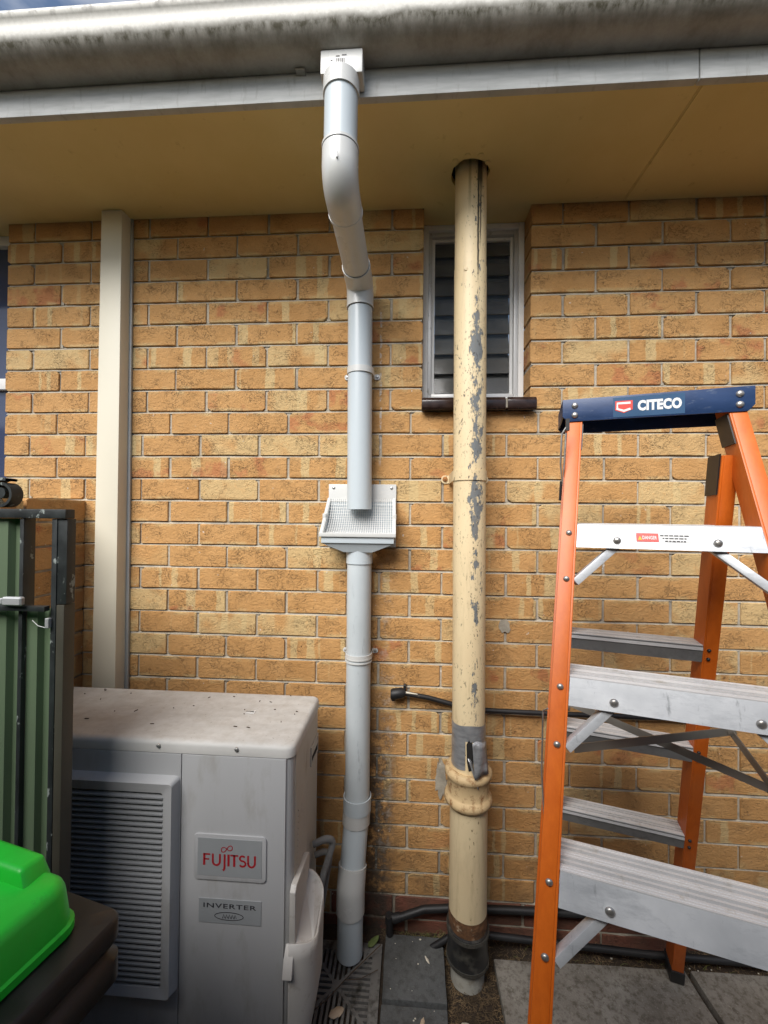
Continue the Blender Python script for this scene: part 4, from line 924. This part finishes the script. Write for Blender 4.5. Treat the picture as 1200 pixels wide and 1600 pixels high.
bm_.build('printed_bars', 'black_ink', o)
lit = MB(); rr = random.Random(21)
for i in range(26):
    x, y = rr.uniform(-.1, .755), rr.uniform(-.41, -.13); a = rr.uniform(0, pi); l = rr.uniform(.0015, .006); lit.bar((x-l*cos(a), y-l*sin(a), AZ1+.0014), (x+l*cos(a), y+l*sin(a), AZ1+.0016), rr.uniform(.0015, .003), .0016)
tag(lit.build('leaf_litter', 'twig'), 'scattered dark leaf bits on the dusty air conditioner top', 'litter', kind='stuff')

# ------------------------------------------------------------------ step ladder (local frame: x along the steps, -y towards the front)
AL = .2738; LC = (1.6182, -.6033, .0027); TH = 1.8018; SPC = .3003
lad = root('step_ladder', LC, 'orange fibreglass double sided step ladder with aluminium steps and navy cap', 'ladder', rz=-AL)
def uF(h, sg=1): return .1405+.0769*(TH-h)
def vF(h): return -.0593+.3591*(TH-h)
def uR(h, sg=1): return .1273+.0326*(TH-h) if sg > 0 else .150+.008*(TH-h)
def vR(h): return .0047-.3091*(TH-h)
def seg(mb, f_u0, f_u1, f_v0, f_v1, h0, h1):
    """slanted bar between heights h0 < h1; bounds given as functions of height"""
    def ring(h):
        a, b = sorted((f_u0(h), f_u1(h))); c, d = sorted((-f_v0(h), -f_v1(h))); return [(a, c, h), (b, c, h), (b, d, h), (a, d, h)]
    return mb.hexa(ring(h0), ring(h1))
WD = .066
def rail(sg, U, V, h0, h1, fl=.032):
    m = MB(); th = .0045
    seg(m, lambda h: sg*U(h, sg), lambda h: sg*(U(h, sg)+th), lambda h: V(h)-WD, lambda h: V(h), h0, h1)
    seg(m, lambda h: sg*(U(h, sg)+th), lambda h: sg*(U(h, sg)+fl), lambda h: V(h)-th, lambda h: V(h)-.0002, h0, h1)
    seg(m, lambda h: sg*(U(h, sg)+th), lambda h: sg*(U(h, sg)+fl), lambda h: V(h)-WD+.0002, lambda h: V(h)-WD+th, h0, h1)
    return m.build('rail', 'orange', lad, bevel=.0012, local=True)
RT = 1.655
for sg in (-1, 1):
    rail(sg, uF, vF, .03, TH-.012); rail(sg, uR, vR, .028, RT)
    # rubber feet
    m = MB(); seg(m, lambda h: sg*(uR(h, sg)-.004), lambda h: sg*(uR(h, sg)+.036), lambda h: vR(h)+.005, lambda h: vR(h)-WD-.006, -.001, .05); m.build('foot', 'blk', lad, bevel=.004, local=True)
    m = MB(); seg(m, lambda h: sg*(uF(h)-.004), lambda h: sg*(uF(h)+.036), lambda h: vF(h)+.005, lambda h: vF(h)-WD-.006, -.001, .05); m.build('foot', 'blk', lad, bevel=.004, local=True)
    # pivot plates
    m = MB(); seg(m, lambda h: sg*(uR(h, sg)-.003), lambda h: sg*(uR(h, sg)-.0003), lambda h: vR(h)-WD-.002, lambda h: vR(h)-.004, RT-.085, RT+.004); m.build('pivot_plate', 'blk', lad, local=True)
    m = MB(); seg(m, lambda h: sg*(uF(h)-.003), lambda h: sg*(uF(h)-.0003), lambda h: vF(h)-WD-.002, lambda h: vF(h)-.006, TH-.125, TH-.056); m.build('pivot_plate', 'blk', lad, local=True)
# cap
vc_ = vF(TH-.054)+.0035
def capbox(u0, u1, va, vb, z0, z1, name, bev=.004): return MB().box(u0, u1, min(-va, -vb), max(-va, -vb), z0, z1).build(name, 'navy', lad, bevel=bev, local=True)
poly = [(-.189, TH), (.189, TH), (.189, TH-.040), (.177, TH-.054), (-.176, TH-.054), (-.189, TH-.042)]
capf = MB().prism(poly, lambda x, z: (x, -vc_, z), lambda x, z: (x, -vc_+.003, z)).build('cap_front', 'navy', lad, bevel=.001, local=True)
MB().prism(poly, lambda x, z: (x, -vc_+.155, z), lambda x, z: (x, -vc_+.158, z)).build('cap_back', 'navy', lad, bevel=.001, local=True)
MB().box(-.189, .189, -vc_+.003, -vc_+.155, TH-.003, TH).build('cap_top', 'navy', lad, local=True)
for xx in (-.189, .186): MB().box(xx, xx+.003, -vc_+.003, -vc_+.155, TH-.04, TH-.003).build('cap_end', 'navy', lad, local=True)
def rivet(x, y, z, r=.0065, mat='rivet', name='rivet'):
    return MB().lathe((x, y, z), [(r*1.05, .0), (r, -.002), (r*.7, -.0042), (r*.2, -.005)], 14, 'y').build(name, mat, lad, local=True)
for sg in (-1, 1):
    for dz in (.016, .039): rivet(sg*.162, -vc_, TH-dz, .0072)
# cap print
yl = -vc_-.0006
MB().box(-.080, .062, yl, yl+.0004, TH-.0505, TH-.0045).build('cap_sticker', 'blue_ink', lad, local=True)
m = MB(); m.v = []; put_text(m, 'CITECO', .013, TH-.0265, .086, .0245, yl-.0005, .055, 1.08); m.build('lettering', 'white_ink', lad, local=True)
lg = [(-.072, TH-.013), (-.036, TH-.013), (-.036, TH-.034), (-.054, TH-.0415), (-.072, TH-.034)]
MB().prism(lg, lambda x, z: (x-.004, yl-.0002, z), lambda x, z: (x-.004, yl-.0006, z)).build('logo_shield', 'red_sticker', lad, local=True)
vs, fs = ribbon([(-.0415, TH-.0185), (-.0685, TH-.0185), (-.0685, TH-.0315), (-.055, TH-.0365), (-.0415, TH-.0325)], .0050); MB().add([(x-.003, yl-.0009, z) for x, z in vs], fs).build('logo_letter', 'white_ink', lad, local=True)
# steps
def step(h, U, V, sgnv, depth, mats, apron, front=True):
    """ribbed tread on a folded channel; sgnv=+1: tread runs back from V"""
    w = U(h)-.0005; wl_ = U(h, -1)-.0005; v0 = V(h); prof = []
    n = 14; ribs = []
    a_th = .003
    for i in range(n):
        f0 = i/n; y = -v0+depth*f0; big = i in (3, 5, 9, 11)
        zt_ = h-(.0095 if big else 0); ribs += [(y+.0001, zt_), (y+depth/n*.62, zt_), (y+depth/n*.66, zt_-.0009), (y+depth/n*.96, zt_-.0009)]
    prof = ribs+[(-v0+depth, h-.006), (-v0+depth, h-.0135), (-v0, h-.0135)]
    MB().prism(prof, lambda y, z: (-wl_, y, z), lambda y, z: (w, y, z)).build('tread', mats[0], lad, local=True)
    sl = (V(h-apron)-v0)
    def apr(y_off, name, mat):
        wb = U(h-apron)-.0005; wbl = U(h-apron, -1)-.0005
        MB().hexa([(-wbl, -v0-sl+y_off, h-apron), (wb, -v0-sl+y_off, h-apron), (wb, -v0-sl+y_off+a_th, h-apron), (-wbl, -v0-sl+y_off+a_th, h-apron)], [(-wl_, -v0+y_off-.0006, h-.0016), (w, -v0+y_off-.0006, h-.0016), (w, -v0+y_off+a_th, h-.0138), (-wl_, -v0+y_off+a_th, h-.0138)]).build(name, mat, lad, local=True)
    apr(-.0005, 'apron', mats[1]); apr(depth-a_th, 'apron', mats[1])
for i in range(1, 6):
    step(SPC*i, uF, vF, 1, .082, ('tread', 'alu'), .050)
    step(SPC*i, uR, lambda h: vR(h)-.001, 1, .066, ('tread', 'dull_alu'), .046)
for i in range(1, 6):
    h = SPC*i
    for sg in (-1, 1):
        hb = h-.034; xb = sg*(uF(hb)-.078); rivet(xb, -vF(hb)-.0025, hb, .0075)
        # knee braces under the front steps
        a = Vector((xb-sg*.004, -vF(hb)+.0185, h-.044)); hc = h-.125; b = Vector((sg*(uF(hc)-.001), -vF(hc)+.012, hc))
        MB().bar(a, b, .016, .019, (0, 1, 0)).build('knee_brace', 'alu', lad, bevel=.0015, local=True)
        for hh in (h-.020, hc+.008): rivet(sg*(uF(hh)+.016), -vF(hh)-.0002, hh, .0062)
        for hh in (h-.012, h-.036): rivet(sg*(uR(hh, sg)+.012), -vR(hh)-.0002, hh, .0042, 'blk', 'bolt')
m = MB(); yd = -vF(5*SPC-.028)-.0018; zc = 5*SPC-.026
def slant(mb, x0, x1, za, zb, d): return mb.hexa([(x0, -vF(za)-d, za), (x1, -vF(za)-d, za), (x1, -vF(za)-d+.0004, za), (x0, -vF(za)-d+.0004, za)], [(x0, -vF(zb)-d, zb), (x1, -vF(zb)-d, zb), (x1, -vF(zb)-d+.0004, zb), (x0, -vF(zb)-d+.0004, zb)])
slant(MB(), -.052, -.012, zc-.0085, zc+.009, .0016).build('danger_sticker', 'red_sticker', lad, local=True)
slant(MB(), -.0118, .045, zc-.0085, zc+.009, .0016).build('notice_sticker', 'white_ink', lad, local=True)
m = MB(); put_text(m, 'DANGER', -.028, zc, .026, .0072, 0, .02); m.v = [(x, -vF(z)-.0023, z) for x, y, z in m.v]; m.build('lettering', 'white_ink', lad, local=True)
m = MB(); 
m.add([(-.0495, 0, zc-.005), (-.0415, 0, zc-.005), (-.0455, 0, zc+.0035)], [(0, 1, 2)]); m.v = [(x, -vF(z)-.0023, z) for x, y, z in m.v]; m.build('hazard_mark', 'yellow_ink', lad, local=True)
m = MB(); rr = random.Random(5)
for r_ in range(3):
    x = -.009+.004*r_
    while x < .040-.004*r_:
        l = rr.uniform(.003, .008); slant(m, x, x+l, zc+.0035-.0055*r_, zc+.0058-.0055*r_, .0023); x += l+.0016
m.build('notice_print', 'black_ink', lad, local=True)
# spreader bars between front and rear frames
for a, b in (((-.168, .10, 1.045), (.195, 0.0, .972)), ((-.172, -.10, 1.032), (.171, .10, 1.033)), ((.171, .10, 1.033), (.207, -.17, .945)), ((.171, .10, 1.033), (.156, .235, 1.03)), ((-.170, .10, 1.040), (-.200, -.16, .95)), ((-.170, .10, 1.040), (-.166, .235, 1.035)), ((.195, 0.0, .972), (.205, -.03, .962))):
    MB().bar(a, b, .003, .0165, (0, .25, 1)).build('spreader_bar', 'spreader', lad, local=True)
for sg in (-1, 1): MB().lathe((sg*.171, .097, 1.034), [(.009, 0), (.009, -.006), (.004, -.008)], 12, 'y').build('spreader_pivot', 'spreader', lad, local=True)
# wire latches hanging off the left rail
m = MB(); ux = -(uF(1.70)+.034)
m.tube([(ux, -.020, 1.728), (ux-.012, -.020, 1.708), (ux-.014, -.016, 1.64), (ux-.010, -.012, 1.59), (ux-.006, -.014, 1.64), (ux-.003, -.018, 1.71)], .0022, 8); m.build('wire_latch', 'rivet', lad, local=True)
MB().box(ux-.004, ux+.004, -.026, -.014, 1.715, 1.742).build('latch_lug', 'blk', lad, local=True)
MB().tube([(ux-.012, -.01, 1.60), (ux-.014, -.006, 1.555)], .003, 8).build('wire_latch', 'blk', lad, local=True)
m = MB(); ux = -(uF(1.1)+.036); m.tube([(ux+.002, -.20, 1.150), (ux-.006, -.19, 1.140), (ux-.008, -.20, 1.03), (ux-.004, -.22, .96), (ux+.002, -.235, .93)], .0016, 8); m.build('wire_latch', 'rivet', lad, local=True)
m = MB(); ux = uF(1.6)+.034; m.tube([(ux, -.02, 1.70), (ux+.010, -.02, 1.69), (ux+.016, -.035, 1.61), (ux+.008, -.035, 1.60)], .0022, 8); m.build('wire_latch', 'rivet', lad, local=True)

# ------------------------------------------------------------------ gate at the left
gt_ = root('metal_gate', (.0, -.62, 0), 'black framed gate clad in pale green ribbed steel at the left edge', 'gate')
GY = -.62
MB().box(-.62, .266, GY-.004, GY+.024, 1.503, 1.525).build('top_rail', 'black_iron', gt_, bevel=.002)
MB().box(.229, .242, GY, GY+.030, .05, 1.5025).build('stile', 'black_iron', gt_, bevel=.0015)
MB().box(.2425, .266, GY+.002, GY+.028, 1.30, 1.5025).build('stile', 'black_iron', gt_, bevel=.0015)
MB().box(.148, .158, GY, GY+.032, .05, 1.5025).build('stile', 'black_iron', gt_, bevel=.0015)
MB().box(-.62, .2285, GY-.016, GY-.0005, 1.285, 1.297).build('mid_rail', 'black_iron', gt_, bevel=.0015)
MB().box(-.62, .266, GY, GY+.024, .03, .0495).build('bottom_rail', 'black_iron', gt_, bevel=.002)
MB().box(-.62, -.60, GY, GY+.030, .05, 1.5025).build('stile', 'black_iron', gt_, bevel=.0015)
MB().box(.2425, .262, GY+.001, GY+.034, .05, 1.298).build('side_strip', 'olive', gt_, bevel=.002)
def sheet(x0, x1, z0, z1, y, ph, pitch=.066, dep=.014):
    prof = []; x = x0; k = 0
    pts = [(0, 0), (.38, 0), (.48, 1), (.84, 1), (.94, 0)]
    n0 = math.floor((x0-ph)/pitch)
    P = []
    for i in range(n0, n0+60):
        for f, d in pts: P.append((ph+(i+f)*pitch, y+dep*d))
    P = [q for q in P if x0 < q[0] < x1]; P = [(x0, P[0][1])]+P+[(x1, P[-1][1])]
    return MB().strip(P, lambda x, y_: (x, y_, z0), lambda x, y_: (x, y_, z1))
sh = sheet(-.60, .1475, .051, 1.502, GY+.010, .083).build('steel_sheet', 'green_sheet', gt_)
sh2 = sheet(.1585, .2288, .051, 1.284, GY+.012, .166, .052).build('steel_sheet', 'green_sheet', gt_)
MB().box(.135, .183, GY-.030, GY-.0165, 1.300, 1.320, .003).build('latch', 'bright', gt_); MB().box(.128, .136, GY-.029, GY-.018, 1.303, 1.317, .002).build('latch_bolt', 'bright', gt_)
MB().box(.224, .2335, GY-.010, GY-.0005, 1.245, 1.268, .001).build('catch', 'bright', gt_)
MB().tube([(.190, GY-.006, 1.262), (.205, GY-.007, 1.250), (.224, GY-.006, 1.245)], .0008, 6).build('tie_wire', 'bright', gt_)
sp_ = [(.100+(.036-.0105*k/20)*cos(2*pi*k/22+1.2), 1.565-.004+(.036-.0105*k/20)*sin(2*pi*k/22+1.2)) for k in range(30)]
vs, fs = ribbon(sp_, .0062); n = len(vs); MB().add([(x, GY-.004, z) for x, z in vs]+[(x, GY+.026, z) for x, z in vs], [tuple(f) for f in fs]+[tuple(n+i for i in f) for f in fs]+[(2*i, 2*i+2, n+2*i+2, n+2*i) for i in range(n//2-1)]+[(2*i+1, 2*i+3, n+2*i+3, n+2*i+1) for i in range(n//2-1)], True).build('scroll', 'black_iron', gt_, sharp=40)
MB().lathe((.098, GY-.002, 1.563), [(.013, 0), (.013, .024)], 16, 'y').build('scroll_eye', 'black_iron', gt_)

# ------------------------------------------------------------------ wheelie bin (local frame, origin at the corner nearest the unit)
binr = root('wheelie_bin', (.625, -.885, 0), 'dark wheelie bin with bright lime green lid in the lower left corner', 'bin', rz=radians(-13))
BW, BD = .56, .62
m = MB()
def bl(ins, z, r): return [(x, y, z) for x, y in rrect(-BW+ins, -ins, -BD+ins, -ins, r, 5)]
def loft(mb, rings, cap0=True, cap1=True, smooth=True):
    k = len(rings[0]); fs = []
    for i in range(len(rings)-1): fs += [(i*k+j, i*k+(j+1) % k, (i+1)*k+(j+1) % k, (i+1)*k+j) for j in range(k)]
    if cap0: fs.append(tuple(range(k)))
    if cap1: fs.append(tuple((len(rings)-1)*k+j for j in range(k)))
    return mb.add([q for r_ in rings for q in r_], fs, smooth)
loft(m, [bl(.12, .08, .03), bl(.066, .745, .03), bl(.056, .755, .028), bl(.012, .761, .024), bl(.006, .767, .022), bl(.006, .803, .022), bl(.012, .809, .022), bl(.015, .813, .022), bl(.015, .823, .022), bl(.009, .827, .022), bl(.006, .833, .022), bl(.006, .860, .022), bl(.010, .866, .022), bl(.036, .868, .02)]).build('body', 'bin', binr, sharp=45, local=True)
LI = .050
m = MB(); loft(m, [bl(LI-.002, .869, .03), bl(LI-.005, .872, .03), bl(LI-.005, .884, .03), bl(LI-.001, .887, .03), bl(LI+.004, .934, .028), bl(LI+.008, .945, .026), bl(LI+.016, .951, .024), bl(LI+.090, .957, .03), bl(LI+.096, .954, .03), bl(LI+.103, .941, .03), bl(LI+.12, .939, .03)]); lid = m.build('lid', 'lid', binr, sharp=38, local=True)
MB().hexa([(-BW+LI+.08, -LI-.175, .941), (-LI-.085, -LI-.175, .941), (-LI-.075, -LI-.085, .952), (-BW+LI+.07, -LI-.085, .952)], [(-BW+LI+.10, -LI-.150, .985), (-LI-.105, -LI-.150, .985), (-LI-.095, -LI-.100, .988), (-BW+LI+.09, -LI-.100, .988)]).build('lid_ridge', 'lid', lid, bevel=.009, local=True)
MB().hexa([(-BW+LI+.04, -LI-.050, .951), (-LI-.045, -LI-.050, .951), (-LI-.050, -LI-.004, .940), (-BW+LI+.04, -LI-.004, .940)], [(-BW+LI+.05, -LI-.045, .976), (-LI-.062, -LI-.045, .976), (-LI-.065, -LI-.008, .972), (-BW+LI+.05, -LI-.008, .972)]).build('lid_hinge_rib', 'lid', lid, bevel=.007, local=True)
for xx in (-.10, -BW+.06): MB().lathe((xx, -.06, .11), [(.02, -.02), (.10, -.02), (.11, -.012), (.11, .022), (.10, .03), (.02, .03)], 24, 'y').build('wheel', 'blk', binr, local=True)

# ------------------------------------------------------------------ ground litter
rr = random.Random(12)
def leaf(name, cx, cy, cz, L, w, a, mat, label, tilt=.1):
    n = 9; pts = [(L*(i/(n-1)-.5), w*sin(pi*i/(n-1))**.8*(1+.2*rr.uniform(-1, 1))) for i in range(n)]
    vs = []; 
    for i, (x, h) in enumerate(pts):
        for sgn in (-1, 0, 1): vs.append((cx+x*cos(a)-sgn*h*sin(a), cy+x*sin(a)+sgn*h*cos(a), cz+.002+abs(sgn)*h*tilt+.12*L*(x/L)**2))
    fs = []
    for i in range(n-1): fs += [(3*i, 3*i+1, 3*i+4, 3*i+3), (3*i+1, 3*i+2, 3*i+5, 3*i+4)]
    o = MB().add(vs, fs, True).build(name, mat); md = o.modifiers.new('t', 'SOLIDIFY'); md.thickness = .0008
    return tag(o, label, 'leaf')
leaf('dry_leaf', .868, -.287, -.003, .050, .016, .5, 'leaf', 'pale pink dry leaf lying on the drain grate')
leaf('dry_leaf', 1.128, -.300, .0, .040, .007, 1.3, 'leaf', 'slim pale leaf on the front charcoal paver')
leaf('dry_leaf', 1.150, -.125, .006, .030, .004, 2.1, 'chip', 'curved white sliver on the rear charcoal paver')
leaf('green_leaf', .962, -.075, .002, .055, .013, .9, 'gleaf', 'wilted green leaf between the downpipe foot and the rear paver')
leaf('dry_leaf', 1.255, -.285, -.01, .035, .008, .2, 'chip', 'white paint flake on the soil beside the vent pipe foot')
leaf('dry_leaf', 2.02, -.045, -.01, .03, .008, .2, 'chip', 'white flake on the soil behind the ladder foot')
st_ = MB()
st_.tube([(.74, -.34, .004), (.83, -.27, .012), (.90, -.19, .016), (.99, -.10, .022)], .0016, 6); st_.tube([(.88, -.21, .014), (.93, -.20, .010), (.985, -.165, .006)], .0011, 6)
tag(st_.build('twig', 'twig'), 'thin brown twig lying across the drain grate', 'twig')
ch = MB()
for i in range(36):
    if i < 16: x, y, z = rr.uniform(1.01, 1.20), rr.uniform(-.42, -.05), .0048 if i % 2 else .0052
    else: x, y, z = rr.uniform(1.2, 2.4), rr.uniform(-.09, -.03), -.012
    if x < 1.2 and y < -.245: z -= .006
    a = rr.uniform(0, pi); l = rr.choice((.001, .0015, .002, .003, .0045)); ch.hexa([(x+l*cos(a+q), y+l*.7*sin(a+q), z) for q in (0, 1.6, 3.1, 4.7)], [(x+l*cos(a+q), y+l*.7*sin(a+q), z+.0012) for q in (0, 1.6, 3.1, 4.7)])
tag(ch.build('paint_flakes', 'chip'), 'tiny pale paint flakes sprinkled over pavers and soil', 'litter', kind='stuff')
sw_ = MB()
for i in range(4200):
    r_ = rr.random()
    if r_ < .55: x, y = rr.uniform(1.21, 1.375), rr.uniform(-.45, -.03)
    elif r_ < .9: x, y = rr.uniform(1.2, 2.6), rr.uniform(-.095, -.01)
    else: x, y = rr.uniform(.99, 1.22), rr.uniform(-.045, -.005)
    if (x-vx(0))**2+(y+.132)**2 < .058**2: continue
    a = rr.uniform(0, 2*pi); l = rr.uniform(.004, .018); z = gz(x, y)+rr.uniform(.001, .010); e = rr.uniform(-.2, .5)
    sw_.bar((x, y, z), (x+l*cos(a), y+l*sin(a), z+l*e*.4), rr.uniform(.0005, .0013), .0007)
tag(sw_.build('straw_mulch', 'straw'), 'dry straw and bark mulch on the soil around the vent pipe', 'mulch', kind='stuff')

M['weed'] = pm('weed_blade', (.16, .17, .05), .7, var=.5, vscale=30)
wd = MB()
for i in range(170):
    x = rr.choice((rr.uniform(1.05, 1.22), rr.uniform(1.05, 1.22), rr.uniform(1.22, 1.36), rr.uniform(1.4, 2.5))); y = rr.uniform(-.042, -.012) if x < 1.22 else rr.uniform(-.10, -.03)
    if (x-vx(0))**2+(y+.132)**2 < .075**2: continue
    a = rr.uniform(0, 2*pi); l = rr.uniform(.008, .028); z = gz(x, y); b = (x+l*.5*cos(a), y+l*.35*sin(a)-.004, z+l*.8)
    wd.bar((x, y, z), b, rr.uniform(.0008, .002), .0006); wd.bar(b, (x+l*1.0*cos(a), y+l*.6*sin(a)-.006, z+l*.95), .0008, .0005)
tag(wd.build('weeds', 'weed'), 'short yellow green weeds in the gap at the foot of the wall', 'weeds', kind='stuff')
# ------------------------------------------------------------------ added unseen fence behind the camera, blocks light from the lower wall
P = []
for i in range(0, 90):
    for f, d in ((0, 0), (.38, 0), (.48, 1), (.84, 1), (.94, 0)): P.append((-3.5+(i+f)*.095, -2.10+.025*d))
bf = MB().strip(P, lambda x, y: (x, y, -.03), lambda x, y: (x, y, 2.35)).build('added_shade_fence', 'fence')
tag(bf, 'added grey ribbed steel fence, unseen behind the camera, shading the lower wall', 'fence')
